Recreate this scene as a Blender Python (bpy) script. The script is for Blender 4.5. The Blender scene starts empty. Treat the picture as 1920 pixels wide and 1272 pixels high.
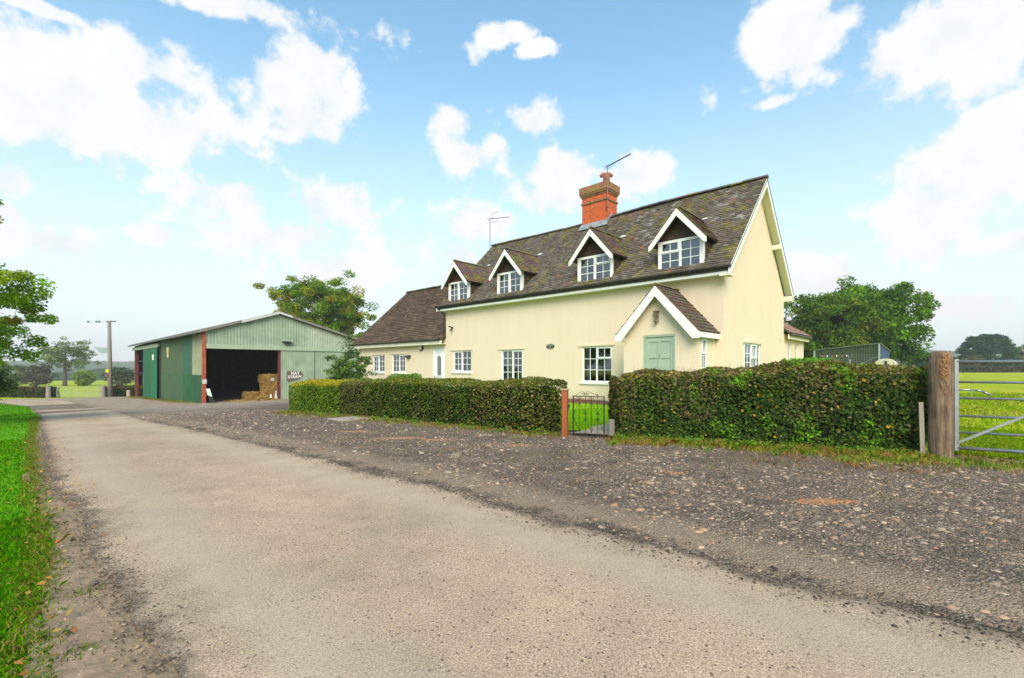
import bpy, math, random
import numpy as np
from mathutils import Vector, noise, geometry
R = math.radians
random.seed(7); rng = np.random.default_rng(7)
sc = bpy.context.scene

# ------------------------------------------------------------------ camera
EYE = 1.35
cd = bpy.data.cameras.new('camera'); cam = bpy.data.objects.new('camera', cd)
sc.collection.objects.link(cam); sc.camera = cam
cam.location = (0, 0, EYE); cam.rotation_euler = (R(90), 0, 0)
cd.sensor_width = 36; cd.lens = 879/1920*36; cd.shift_y = 53/1920
cd.clip_start = 0.05; cd.clip_end = 6000

# ------------------------------------------------------------------ light
SUN_AZ, SUN_EL = R(178), R(38)          # azimuth clockwise from +Y
sd = bpy.data.lights.new('sun', 'SUN'); sun = bpy.data.objects.new('sun', sd)
sc.collection.objects.link(sun)
sd.energy = 2.6; sd.angle = R(38); sd.color = (1, .86, .69)
sv = Vector((math.sin(SUN_AZ)*math.cos(SUN_EL), math.cos(SUN_AZ)*math.cos(SUN_EL), math.sin(SUN_EL)))
sun.rotation_euler = sv.to_track_quat('Z', 'Y').to_euler()
sc.view_settings.view_transform = 'Standard'; sc.view_settings.look = 'None'
sc.view_settings.gamma = 1; sc.view_settings.exposure = 0.84
sc.cycles.max_bounces = 6; sc.cycles.transparent_max_bounces = 12
sc.cycles.volume_bounces = 0

F_ = 879.
def world():
    w = bpy.data.worlds.new('World'); sc.world = w; w.use_nodes = True
    nt = w.node_tree; N = nt.nodes; L = nt.links; N.clear()
    def n(t, **k):
        x = N.new(t)
        for a, b in k.items(): setattr(x, a, b)
        return x
    def inp(x, i, val):
        if hasattr(val, 'is_linked') or isinstance(val, bpy.types.NodeSocket): L.new(val, x.inputs[i])
        else: x.inputs[i].default_value = val
    def M(op, a, b=0., c=0., clamp=False):
        x = n('ShaderNodeMath', operation=op, use_clamp=clamp); inp(x, 0, a); inp(x, 1, b); inp(x, 2, c); return x.outputs[0]
    sky = n('ShaderNodeTexSky', sky_type='NISHITA'); sky.sun_disc = False
    sky.sun_elevation = SUN_EL; sky.sun_rotation = SUN_AZ; sky.air_density = 1.0; sky.dust_density = .6; sky.ozone_density = 1.2
    tc = n('ShaderNodeTexCoord'); sep = n('ShaderNodeSeparateXYZ'); L.new(tc.outputs['Generated'], sep.inputs[0])
    az = M('ARCTAN2', sep.outputs[0], sep.outputs[1]); el = M('ARCSINE', sep.outputs[2])
    # warped azimuth / elevation for cloud outlines
    n1 = n('ShaderNodeTexNoise'); n1.inputs['Scale'].default_value = 5.5; n1.inputs['Detail'].default_value = 9; n1.inputs['Roughness'].default_value = .56
    L.new(tc.outputs['Generated'], n1.inputs['Vector'])
    nr = M('SUBTRACT', n1.outputs['Fac'], .5)
    n2 = n('ShaderNodeTexNoise'); n2.inputs['Scale'].default_value = 13; n2.inputs['Detail'].default_value = 10; n2.inputs['Roughness'].default_value = .6
    L.new(tc.outputs['Generated'], n2.inputs['Vector'])
    nr2 = M('SUBTRACT', n2.outputs['Fac'], .5)
    blobs = [(150,185,230,95),(330,235,170,75),(300,130,120,60),(570,150,110,115),(420,-5,300,45),(570,235,95,40),(440,370,110,55),(610,385,110,50),(530,440,150,45),
             (650,505,120,40),(850,235,52,48),(890,290,60,45),(1000,232,38,34),(1050,325,95,42),(1060,370,110,40),(1180,325,80,32),(1500,80,110,95),(1640,120,110,60),(1800,60,240,115),
             (1830,310,140,70),(1740,400,120,50),(1720,455,100,50),(1560,520,95,45),(900,425,80,40),(860,480,90,40),(110,455,110,32),(10,410,40,40),(20,345,55,35),(285,440,45,16),
             (1890,460,60,25),(1520,600,190,30),(1700,580,150,30),(950,60,40,20),(1010,90,30,14),(60,8,90,14),(1890,200,70,22),(1460,190,60,15),(-300,100,200,80),(2300,200,250,120),(800,-260,300,90),(1500,-300,200,60),(200,-300,200,80)]
    tot = None
    for (px, py, rx, ry) in blobs:
        a = math.atan((px-960)/F_); e = math.atan((689-py)/F_*math.cos(a))
        ra = 1.12*rx/F_*math.cos(a)**2; re = 1.1*ry/F_*math.cos(a)*math.cos(e)**2
        da = M('MULTIPLY', M('SUBTRACT', az, a), 1/ra); de = M('MULTIPLY', M('SUBTRACT', el, e), 1/re)
        d = M('MULTIPLY_ADD', de, de, M('MULTIPLY', da, da))
        f = M('SUBTRACT', .9, M('MULTIPLY', M('SQRT', d), .9))          # 1 at the centre, 0 at the rim
        tot = f if tot is None else M('SMOOTH_MAX', tot, f, .22)
    dens = M('ADD', tot, M('ADD', M('MULTIPLY', nr, 3.4), M('MULTIPLY', nr2, 2.9)))
    mr = n('ShaderNodeMapRange', interpolation_type='SMOOTHSTEP'); L.new(dens, mr.inputs[0]); mr.inputs[1].default_value = -.16; mr.inputs[2].default_value = .36
    cloud = mr.outputs[0]
    # haze towards the horizon
    hz = n('ShaderNodeMapRange', interpolation_type='SMOOTHSTEP'); L.new(el, hz.inputs[0]); hz.inputs[1].default_value = R(-2); hz.inputs[2].default_value = R(36)
    hz.inputs[3].default_value = .97; hz.inputs[4].default_value = .06
    up = n('ShaderNodeMix', data_type='RGBA')
    gain = n('ShaderNodeMix', data_type='RGBA', blend_type='MULTIPLY'); gain.inputs[0].default_value = 1
    L.new(sky.outputs[0], gain.inputs[6]); gain.inputs[7].default_value = (1.04, 1.48, 1.38, 1)
    L.new(hz.outputs[0], up.inputs[0]); L.new(gain.outputs[2], up.inputs[6]); up.inputs[7].default_value = (4.4, 4.5, 4.6, 1)
    # cloud tone
    ct = n('ShaderNodeMapRange'); L.new(M('ADD', n2.outputs['Fac'], M('MULTIPLY', n1.outputs['Fac'], .6)), ct.inputs[0])
    ct.inputs[1].default_value = .55; ct.inputs[2].default_value = .85
    cc = n('ShaderNodeMix', data_type='RGBA'); L.new(ct.outputs[0], cc.inputs[0]); cc.inputs[6].default_value = (3.75, 4.12, 4.4, 1); cc.inputs[7].default_value = (4.75, 4.75, 4.75, 1)
    mx = n('ShaderNodeMix', data_type='RGBA'); L.new(M('MULTIPLY', cloud, .96), mx.inputs[0]); L.new(up.outputs[2], mx.inputs[6]); L.new(cc.outputs[2], mx.inputs[7])
    bg = n('ShaderNodeBackground'); bg.inputs[1].default_value = .122; L.new(mx.outputs[2], bg.inputs[0])
    out = n('ShaderNodeOutputWorld'); L.new(bg.outputs[0], out.inputs[0])
world()

# ------------------------------------------------------------------ helpers
COL = sc.collection
def tag(o, label=None, cat=None, group=None, kind=None):
    if label: o['label'] = label
    if cat: o['category'] = cat
    if group: o['group'] = group
    if kind: o['kind'] = kind
    return o
def empty(name, loc=(0,0,0), rz=0, label=None, cat=None, group=None):
    o = bpy.data.objects.new(name, None); COL.objects.link(o); o.location = loc; o.rotation_euler = (0, 0, rz)
    o.empty_display_size = .2
    return tag(o, label, cat, group)
def link(name, me, mat, parent=None, smooth=False):
    o = bpy.data.objects.new(name, me); COL.objects.link(o)
    if mat: me.materials.append(mat)
    if parent: o.parent = parent
    if smooth: me.polygons.foreach_set('use_smooth', [True]*len(me.polygons))
    return o
def setcol(me, cols):
    a = me.attributes.new('Col', 'FLOAT_COLOR', 'FACE')
    c = np.ones((len(me.polygons), 4), np.float32); c[:, :3] = cols; a.data.foreach_set('color', c.ravel())
def fast(name, V, Fc, n, mat, parent=None, cols=None, smooth=False):
    """V (k,3) verts, Fc (m,n) faces all of n corners"""
    me = bpy.data.meshes.new(name); V = np.asarray(V, np.float32); Fc = np.asarray(Fc, np.int32)
    me.vertices.add(len(V)); me.vertices.foreach_set('co', V.ravel())
    me.loops.add(Fc.size); me.loops.foreach_set('vertex_index', Fc.ravel())
    me.polygons.add(len(Fc)); me.polygons.foreach_set('loop_start', np.arange(0, Fc.size, n, dtype=np.int32))
    me.update(calc_edges=True)
    if cols is not None: setcol(me, cols)
    return link(name, me, mat, parent, smooth)
class MB:
    def __init__(s): s.v = []; s.f = []; s.c = []
    def add(s, vs, fs, col=None):
        k = len(s.v); s.v += [tuple(p) for p in vs]; s.f += [tuple(i+k for i in f) for f in fs]; s.c += [col or (1,1,1)]*len(fs); return s
    def box(s, x0, x1, y0, y1, z0, z1, col=None):
        return s.add([(x0,y0,z0),(x1,y0,z0),(x1,y1,z0),(x0,y1,z0),(x0,y0,z1),(x1,y0,z1),(x1,y1,z1),(x0,y1,z1)],
              [(0,3,2,1),(4,5,6,7),(0,1,5,4),(1,2,6,5),(2,3,7,6),(3,0,4,7)], col)
    def prism(s, pts, d, col=None):
        """pts: 3d polygon, extruded by vector d"""
        n = len(pts); b = [tuple(Vector(p)+Vector(d)) for p in pts]
        return s.add(list(pts)+b, [tuple(range(n))[::-1], tuple(range(n, 2*n))]+[(i, (i+1) % n, n+(i+1) % n, n+i) for i in range(n)], col)
    def quad(s, a, b, c, d, col=None): return s.add([a,b,c,d], [(0,1,2,3)], col)
    def cyl(s, p, q, r0, r1=None, n=8, cap=True, col=None):
        p = Vector(p); q = Vector(q); r1 = r0 if r1 is None else r1
        d = (q-p)
        if d.length < 1e-6: return s
        d.normalize(); a = d.orthogonal().normalized(); b = d.cross(a)
        vs = []
        for (c, r) in ((p, r0), (q, r1)):
            for i in range(n):
                t = 2*math.pi*i/n; vs.append(c+(a*math.cos(t)+b*math.sin(t))*r)
        fs = [(i, (i+1) % n, n+(i+1) % n, n+i) for i in range(n)]
        if cap: fs += [tuple(range(n))[::-1], tuple(range(n, 2*n))]
        return s.add(vs, fs, col)
    def tube(s, pts, r, n=6, col=None):
        for a, b in zip(pts[:-1], pts[1:]): s.cyl(a, b, r, r, n, True, col)
        return s
    def lathe(s, prof, c=(0,0,0), n=20, col=None):
        c = Vector(c); vs = []; m = len(prof)
        for (r, z) in prof:
            for i in range(n): t = 2*math.pi*i/n; vs.append((c.x+r*math.cos(t), c.y+r*math.sin(t), c.z+z))
        fs = [(j*n+i, j*n+(i+1) % n, (j+1)*n+(i+1) % n, (j+1)*n+i) for j in range(m-1) for i in range(n)]
        fs += [tuple(range(n))[::-1], tuple(range((m-1)*n, m*n))]
        return s.add(vs, fs, col)
    def build(s, name, mat, parent=None, smooth=False, col=False, bevel=0):
        me = bpy.data.meshes.new(name); me.from_pydata(s.v, [], s.f); me.update()
        if col: setcol(me, np.array(s.c, np.float32))
        o = link(name, me, mat, parent, smooth)
        if bevel:
            m = o.modifiers.new('bevel', 'BEVEL'); m.width = bevel; m.segments = 2; m.limit_method = 'ANGLE'
        return o

# ---- materials
def base(name):
    m = bpy.data.materials.new(name); m.use_nodes = True; nt = m.node_tree; N = nt.nodes
    return m, nt, N, nt.links, N['Principled BSDF']
def nn(N, t, **k):
    x = N.new(t)
    for a, b in k.items(): setattr(x, a, b)
    return x
def noise_n(N, L, src, scale, detail=4, rough=.55):
    x = N.new('ShaderNodeTexNoise'); x.inputs['Scale'].default_value = scale; x.inputs['Detail'].default_value = detail; x.inputs['Roughness'].default_value = rough
    L.new(src, x.inputs['Vector']); return x.outputs['Fac']
def ramp(N, L, fac, stops):
    x = N.new('ShaderNodeValToRGB'); e = x.color_ramp.elements
    while len(e) < len(stops): e.new(.5)
    for i, (p, c) in enumerate(stops):
        e[i].position = p; e[i].color = (c[0], c[1], c[2], 1) if hasattr(c, '__len__') else (c, c, c, 1)
    L.new(fac, x.inputs[0]); return x.outputs[0]
def mixc(N, L, fac, a, b, mode='MIX'):
    x = N.new('ShaderNodeMix'); x.data_type = 'RGBA'; x.blend_type = mode
    for i, v in ((0, fac), (6, a), (7, b)):
        if isinstance(v, bpy.types.NodeSocket): L.new(v, x.inputs[i])
        else: x.inputs[i].default_value = v if i == 0 else (*v[:3], 1)
    return x.outputs[2]
def mth(N, L, op, a, b=0., c=0., clamp=False):
    x = N.new('ShaderNodeMath'); x.operation = op; x.use_clamp = clamp
    for i, v in enumerate((a, b, c)):
        if isinstance(v, bpy.types.NodeSocket): L.new(v, x.inputs[i])
        else: x.inputs[i].default_value = v
    return x.outputs[0]
def bumpn(N, L, h, strength, dist, bsdf):
    x = N.new('ShaderNodeBump'); x.inputs['Strength'].default_value = strength; x.inputs['Distance'].default_value = dist
    L.new(h, x.inputs['Height']); L.new(x.outputs[0], bsdf.inputs['Normal']); return x
def pm(name, c1, c2=None, scale=5, rough=.7, bump=.2, bscale=None, bdist=.01, metal=0, stretch=None, spec=.5, lo=.35, hi=.65):
    m, nt, N, L, b = base(name)
    tc = N.new('ShaderNodeTexCoord'); src = tc.outputs['Object']
    if stretch:
        mp = N.new('ShaderNodeMapping'); mp.inputs['Scale'].default_value = stretch; L.new(src, mp.inputs[0]); src = mp.outputs[0]
    c2 = c2 or tuple(x*.8 for x in c1)
    f = noise_n(N, L, src, scale, 6, .6)
    L.new(ramp(N, L, f, [(lo, c1), (hi, c2)]), b.inputs['Base Color'])
    b.inputs['Roughness'].default_value = rough; b.inputs['Metallic'].default_value = metal; b.inputs['Specular IOR Level'].default_value = spec
    if bump: bumpn(N, L, noise_n(N, L, src, bscale or scale*6, 5, .6), bump, bdist, b)
    return m
def vcm(name, rough=.7, trans=0., nscale=0, namt=.3, bump=0, bscale=30, spec=.3, moss=None):
    """material coloured by the face attribute Col"""
    m, nt, N, L, b = base(name)
    at = N.new('ShaderNodeAttribute'); at.attribute_name = 'Col'; c = at.outputs['Color']
    tc = N.new('ShaderNodeTexCoord')
    if nscale:
        f = noise_n(N, L, tc.outputs['Object'], nscale, 6, .65)
        c = mixc(N, L, 1., c, ramp(N, L, f, [(.3, 1-namt), (.7, 1+namt)]), 'MULTIPLY')
    if moss:
        f = noise_n(N, L, tc.outputs['Object'], moss[1], 7, .65)
        c = mixc(N, L, ramp(N, L, f, [(moss[2], 0.), (moss[2]+.08, 1.)]), c, moss[0])
    L.new(c, b.inputs['Base Color']); b.inputs['Roughness'].default_value = rough; b.inputs['Specular IOR Level'].default_value = spec
    if bump: bumpn(N, L, noise_n(N, L, tc.outputs['Object'], bscale, 5, .6), bump, .01, b)
    if trans:
        t = N.new('ShaderNodeBsdfTranslucent'); mxs = N.new('ShaderNodeMixShader'); mxs.inputs[0].default_value = trans
        L.new(mixc(N, L, 1., c, (1.2, 1.25, .7), 'MULTIPLY'), t.inputs[0]); L.new(b.outputs[0], mxs.inputs[1]); L.new(t.outputs[0], mxs.inputs[2])
        L.new(mxs.outputs[0], N['Material Output'].inputs[0])
    return m

# ---- ground height
KS = [(-9999, 0), (2, 0), (6, -.06), (12.4, -.27), (20, -.6), (30.4, -1.05), (45, -1.45), (60, -1.85), (71, -2.2), (100, -2.75), (204, -4.3), (600, -9), (9999, -60)]
kx = np.array([k[0] for k in KS], float); kz = np.array([k[1] for k in KS], float)
def G(x, y):
    s = -.75*(np.asarray(x, float)-1)+.66*(np.asarray(y, float)-9)
    return np.interp(s, kx, kz)
def gf(x, y): return float(G(x, y))
def gpt(px, py):
    """the point of the ground a line of sight meets"""
    r = (px-960)/F_; k = (689-py)/F_; Y = 2.
    for i in range(4000):
        if EYE+k*Y <= gf(r*Y, Y): break
        Y *= 1.002
    return (r*Y, Y)

def inside(poly, P):
    x = P[:, 0]; y = P[:, 1]; c = np.zeros(len(P), bool); n = len(poly)
    for i in range(n):
        x1, y1 = poly[i]; x2, y2 = poly[(i+1) % n]
        if y1 == y2: continue
        c ^= ((y1 > y) != (y2 > y)) & (x < (x2-x1)*(y-y1)/(y2-y1)+x1)
    return c
def edgedist(poly, P):
    d = np.full(len(P), 1e9); n = len(poly)
    for i in range(n):
        a = np.array(poly[i]); b = np.array(poly[(i+1) % n]); ab = b-a; L2 = (ab**2).sum()+1e-12
        t = np.clip(((P-a)@ab)/L2, 0, 1); q = a+t[:, None]*ab; d = np.minimum(d, np.hypot(*(P-q).T))
    return d
def ragged(poly, amp, seed=0):
    out = []; n = len(poly)
    for i in range(n):
        a = Vector(poly[i]); b = Vector(poly[(i+1) % n]); m = (a+b)/2; dd = m.length
        st = .12 if dd < 8 else (.3 if dd < 20 else 1.2); k = max(1, int((b-a).length/st))
        for j in range(k):
            p = a.lerp(b, j/k); v = Vector((p.x*1.3, p.y*1.3, seed)); q = Vector((p.x*6, p.y*6, seed+5))
            out.append((p.x+amp*(noise.noise(v)+.5*noise.noise(q)), p.y+amp*(noise.noise(v+Vector((9,9,9)))+.5*noise.noise(q+Vector((9,9,9))))))
    return out
def sheet(name, poly, dz, mat, amp=.1, lv=((.22, 0, 9), (.6, 9, 24), (2., 24, 400)), seed=0, parent=None, ref=None):
    bd = ragged(poly, amp, seed); B = np.array(bd); lo = B.min(0); hi = B.max(0); pts = []
    for st, r0, r1 in lv:
        l = np.maximum(lo, -r1); h = np.minimum(hi, r1)
        gx, gy = np.meshgrid(np.arange(l[0], h[0], st), np.arange(l[1], h[1], st)); P = np.stack([gx.ravel(), gy.ravel()], 1)
        if not len(P): continue
        P += rng.uniform(-.2, .2, P.shape)*st; r = np.hypot(*P.T); P = P[(r >= r0) & (r < r1)]
        P = P[inside(bd, P)]
        if len(P): P = P[edgedist(bd, P) > st*.4]; pts.append(P)
    I = np.concatenate(pts) if pts else np.zeros((0, 2))
    vs = [Vector(p) for p in bd]+[Vector((float(a), float(b))) for a, b in I]; nb = len(bd)
    res = geometry.delaunay_2d_cdt(vs, [], [list(range(nb))], 1, 1e-5)
    V = np.array([(p.x, p.y) for p in res[0]]); z = G(V[:, 0], V[:, 1])+dz
    me = bpy.data.meshes.new(name); me.from_pydata([(a, b, c) for (a, b), c in zip(V, z)], [], [tuple(f) for f in res[2]]); me.update()
    a = me.attributes.new('edge', 'FLOAT', 'POINT'); a.data.foreach_set('value', edgedist(bd, V).astype(np.float32))
    if ref: a = me.attributes.new('lane', 'FLOAT', 'POINT'); a.data.foreach_set('value', edgedist(list(ref)+list(ref)[::-1][1:-1], V).astype(np.float32))
    o = link(name, me, mat, parent); 
    if me.polygons and me.polygons[0].normal.z < 0: me.flip_normals()
    return tag(o, kind='structure'), bd

# ---- leaves and blades
def unit(a): return a/(np.linalg.norm(a, axis=1, keepdims=True)+1e-9)
def leaves(name, C, Nn, size, cols, mat, parent=None, asp=.62):
    C = np.asarray(C); k = len(C); Nn = unit(np.asarray(Nn)); r = rng.normal(size=(k, 3)); U = unit(np.cross(Nn, r)); W = np.cross(Nn, U)
    s = np.asarray(size).reshape(-1, 1)*np.ones((k, 1)); a = s*.5; b = s*.5*asp
    V = np.stack([C-U*a, C+W*b-U*a*.1+Nn*s*.10, C+U*a, C-W*b-U*a*.1+Nn*s*.10], 1).reshape(-1, 3)
    Fc = np.arange(4*k).reshape(k, 4)
    return fast(name, V, Fc, 4, mat, parent, cols)
def blades(name, B, h, w, lean, cols, mat, parent=None):
    B = np.asarray(B); k = len(B); t = rng.uniform(0, 2*np.pi, k); U = np.stack([np.cos(t), np.sin(t), np.zeros(k)], 1)
    t2 = rng.uniform(0, 2*np.pi, k); D = np.stack([np.cos(t2), np.sin(t2), np.zeros(k)], 1); h = np.asarray(h).reshape(-1, 1)*np.ones((k, 1)); w = np.asarray(w).reshape(-1,1)*np.ones((k,1))
    Z = np.array([[0, 0, 1.]]); le = np.asarray(lean).reshape(-1, 1)*np.ones((k, 1))
    M1 = B+Z*h*.6+D*h*le*.35; T = B+Z*h*(1-.25*le)+D*h*le
    V = np.stack([B-U*w*.5, B+U*w*.5, M1+U*w*.4, T, M1-U*w*.4], 1).reshape(-1, 3)
    Fc = np.arange(5*k).reshape(k, 5)
    return fast(name, V, Fc, 5, mat, parent, cols)
def vnoise(P, sc_, off=0):
    return np.array([noise.noise(Vector((p[0]*sc_+off, p[1]*sc_, p[2]*sc_))) for p in P])
def pal(cols, k, jit=.18):
    c = np.array(cols)[rng.integers(0, len(cols), k)]; return np.clip(c*rng.normal(1, jit, (k, 1)), .004, 1)

LEAF = vcm('leaf', .65, .35, spec=.12); LEAFFAR = vcm('distant_leaf', .9, .3, spec=0)
GRASS = vcm('grass_blade', .9, .4, spec=0)
BARK = pm('bark', (.10, .08, .06), (.045, .036, .028), 6, .9, .6, 20, .03, stretch=(1, 1, .3))

def tree(name, label, cat, x, y, H, crown, ncl, per, rc, ls, palette, tr=.3, trunk_h=.25, seed=1, group=None, bark=None, hollow=.35, mat=None, z0=None, thin=1., lob=.25):
    """crown: (cx, cy, cz, rx, ry, rz) relative to the foot of the trunk"""
    st = np.random.default_rng(seed); z0 = gf(x, y) if z0 is None else z0
    root = empty(name, (x, y, z0), 0, label, cat, group)
    cx, cy, cz, rx, ry, rz = crown; pts = []; tries = 0
    while len(pts) < ncl and tries < ncl*60:
        tries += 1; p = st.normal(size=3); p /= np.linalg.norm(p); q = st.uniform(hollow, 1)**.6
        sh = 1+lob*2*noise.noise(Vector(p*1.7)+Vector((seed*3.1, 0, 0)))+lob*noise.noise(Vector(p*4)+Vector((seed, 2, 0)))
        w = p*q*sh*np.array([rx, ry, rz])+np.array([cx, cy, cz])
        if w[2] < 0.4: continue
        if noise.noise(Vector(w)*(2.2/max(rx, rz))+Vector((seed, seed, 0))) < -.28*thin+.0 and st.random() < .8: continue
        pts.append(w)
    pts = np.array(pts)
    # skeleton
    b = MB(); nodes = [(0, 0, 0, tr)]
    topz = min(H*.8, cz+rz*.55); k = 9; pv = Vector((0, 0, -.3)); pr = tr*1.25
    lean = Vector((cx*.6/ k, cy*.6/k, 0)); P = Vector((0, 0, 0))
    for i in range(1, k+1):
        P = Vector((lean.x*i+.12*tr*st.normal(), lean.y*i+.12*tr*st.normal(), topz*i/k)); r = tr*(1-.8*(i/k)**.9)
        b.cyl(pv, P, pr, r, 9, False); pv = P; pr = r
        if P.z > H*trunk_h*.8: nodes.append((P.x, P.y, P.z, r))
    ax = np.array([cx*.4, cy*.4, cz-rz*.5]); order = np.argsort(np.linalg.norm(pts-ax, axis=1))
    NP = [np.array(q[:3]) for q in nodes[1:]]; NR = [q[3] for q in nodes[1:]]
    for oi, i in enumerate(order):
        t = pts[i]; A = np.array(NP); d = np.linalg.norm(A-t, axis=1)+.6*np.maximum(0, A[:, 2]-t[2]); j = int(np.argmin(d)); s = NP[j]; r0 = min(NR[j]*.75, tr*.55)
        r1 = max(r0*.35, .012*H/10); m = (s+t)/2+st.normal(size=3)*np.linalg.norm(t-s)*.1+np.array([0, 0, np.linalg.norm(t-s)*.06]); rm = (r0+r1)/2
        b.cyl(s, m, r0, rm, 5, False); b.cyl(m, t, rm, r1, 5, False); NP += [m, t]; NR += [rm, r1]
    b.build('trunk', bark or BARK, root, True)
    n = len(pts)*per; idx = np.repeat(np.arange(len(pts)), per)
    off = st.normal(size=(n, 3)); off = unit(off)*(st.uniform(.1, 1, (n, 1))**.5)*rc*np.array([1, 1, .62])*(.7+.6*st.random((len(pts), 1))[idx])
    C = pts[idx]+off; Nn = unit(off)*.7+st.normal(size=(n, 3))*.6+np.array([0, 0, .7])
    cc = np.array(palette)[st.integers(0, len(palette), len(pts))]; lb = 1+.22*st.normal(size=(len(pts), 1))
    cols = np.clip((cc*np.clip(lb, .6, 1.5))[idx]*(1+.22*st.normal(size=(n, 1))), .005, 1)
    leaves('crown', C, Nn, ls*st.uniform(.7, 1.3, n), cols, mat or LEAF, root)
    return root

# ------------------------------------------------------------------ ground materials
def m_field():
    m, nt, N, L, b = base('field_grass'); tc = N.new('ShaderNodeTexCoord'); o = tc.outputs['Object']
    big = noise_n(N, L, o, .12, 5, .6); mid = noise_n(N, L, o, .9, 6, .65); fine = noise_n(N, L, o, 14, 6, .7)
    c = ramp(N, L, big, [(.3, (.26, .38, .005)), (.5, (.44, .42, .010)), (.7, (.56, .43, .03))])
    c = mixc(N, L, ramp(N, L, mid, [(.42, 0.), (.62, .75)]), c, (.12, .33, .005))
    c = mixc(N, L, 1., c, ramp(N, L, fine, [(.25, .5), (.75, 1.5)]), 'MULTIPLY')
    L.new(c, b.inputs['Base Color']); b.inputs['Roughness'].default_value = .9; b.inputs['Specular IOR Level'].default_value = .1
    bumpn(N, L, fine, .8, .05, b); return m
def m_lawn():
    m, nt, N, L, b = base('lawn_grass'); tc = N.new('ShaderNodeTexCoord'); o = tc.outputs['Object']
    mid = noise_n(N, L, o, .8, 6, .65); fine = noise_n(N, L, o, 40, 6, .7)
    c = ramp(N, L, mid, [(.35, (.14, .36, .003)), (.6, (.25, .42, .006))])
    c = mixc(N, L, 1., c, ramp(N, L, fine, [(.25, .6), (.75, 1.4)]), 'MULTIPLY')
    L.new(c, b.inputs['Base Color']); b.inputs['Roughness'].default_value = .9; b.inputs['Specular IOR Level'].default_value = .1
    bumpn(N, L, fine, .8, .03, b); return m
def m_road():
    m, nt, N, L, b = base('worn_tarmac'); tc = N.new('ShaderNodeTexCoord'); o = tc.outputs['Object']
    big = noise_n(N, L, o, .55, 5, .6); mid = noise_n(N, L, o, 3.2, 7, .7); fine = noise_n(N, L, o, 75, 3, .7); f2 = noise_n(N, L, o, 130, 2, .6)
    c = ramp(N, L, big, [(.36, (.37, .278, .19)), (.5, (.44, .322, .217)), (.66, (.50, .365, .245))])
    c = mixc(N, L, 1., c, ramp(N, L, mid, [(.3, .87), (.7, 1.10)]), 'MULTIPLY')
    c = mixc(N, L, 1., c, ramp(N, L, fine, [(.34, .62), (.5, 1.0), (.68, 1.28)]), 'MULTIPLY')
    c = mixc(N, L, 1., c, ramp(N, L, f2, [(.33, .6), (.5, 1.), (.66, 1.35)]), 'MULTIPLY')
    v = N.new('ShaderNodeTexVoronoi'); v.inputs['Scale'].default_value = 48; v.inputs['Randomness'].default_value = 1; L.new(o, v.inputs['Vector'])
    s = N.new('ShaderNodeSeparateColor'); L.new(v.outputs['Color'], s.inputs[0])
    pit = mth(N, L, 'MULTIPLY', mth(N, L, 'LESS_THAN', v.outputs['Distance'], .36), mth(N, L, 'GREATER_THAN', s.outputs[0], .90))
    c = mixc(N, L, mth(N, L, 'MULTIPLY', pit, .75), c, (.045, .04, .033))
    st = mth(N, L, 'MULTIPLY', mth(N, L, 'LESS_THAN', v.outputs['Distance'], .3), mth(N, L, 'LESS_THAN', s.outputs[0], .09))
    c = mixc(N, L, mth(N, L, 'MULTIPLY', st, .7), c, (.52, .48, .42))
    # dark worn streaks along the wheel line and a loose, darker edge
    mp = N.new('ShaderNodeMapping'); mp.inputs['Rotation'].default_value = (0, 0, R(45)); mp.inputs['Scale'].default_value = (.3, 1.6, 1); L.new(o, mp.inputs[0])
    sk = noise_n(N, L, mp.outputs[0], .8, 6, .65)
    c = mixc(N, L, ramp(N, L, sk, [(.58, 0.), (.74, .26)]), c, (.16, .135, .10))
    at = N.new('ShaderNodeAttribute'); at.attribute_name = 'edge'
    e = mth(N, L, 'ADD', at.outputs['Fac'], mth(N, L, 'MULTIPLY', mth(N, L, 'SUBTRACT', mid, .5), .55))
    c = mixc(N, L, mth(N, L, 'MULTIPLY', ramp(N, L, e, [(.0, .9), (.13, .0)]), mth(N, L, 'ADD', mth(N, L, 'GREATER_THAN', fine, .48), .35, 0, True)), c, (.055, .048, .04))
    lt = ramp(N, L, e, [(.18, 0.), (.42, .5), (.9, 0.)])
    c = mixc(N, L, lt, c, (.48, .385, .285))
    L.new(c, b.inputs['Base Color']); b.inputs['Roughness'].default_value = .92; b.inputs['Specular IOR Level'].default_value = .15
    h = mth(N, L, 'ADD', fine, mth(N, L, 'MULTIPLY', f2, .6)); bumpn(N, L, h, .7, .008, b); return m
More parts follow.
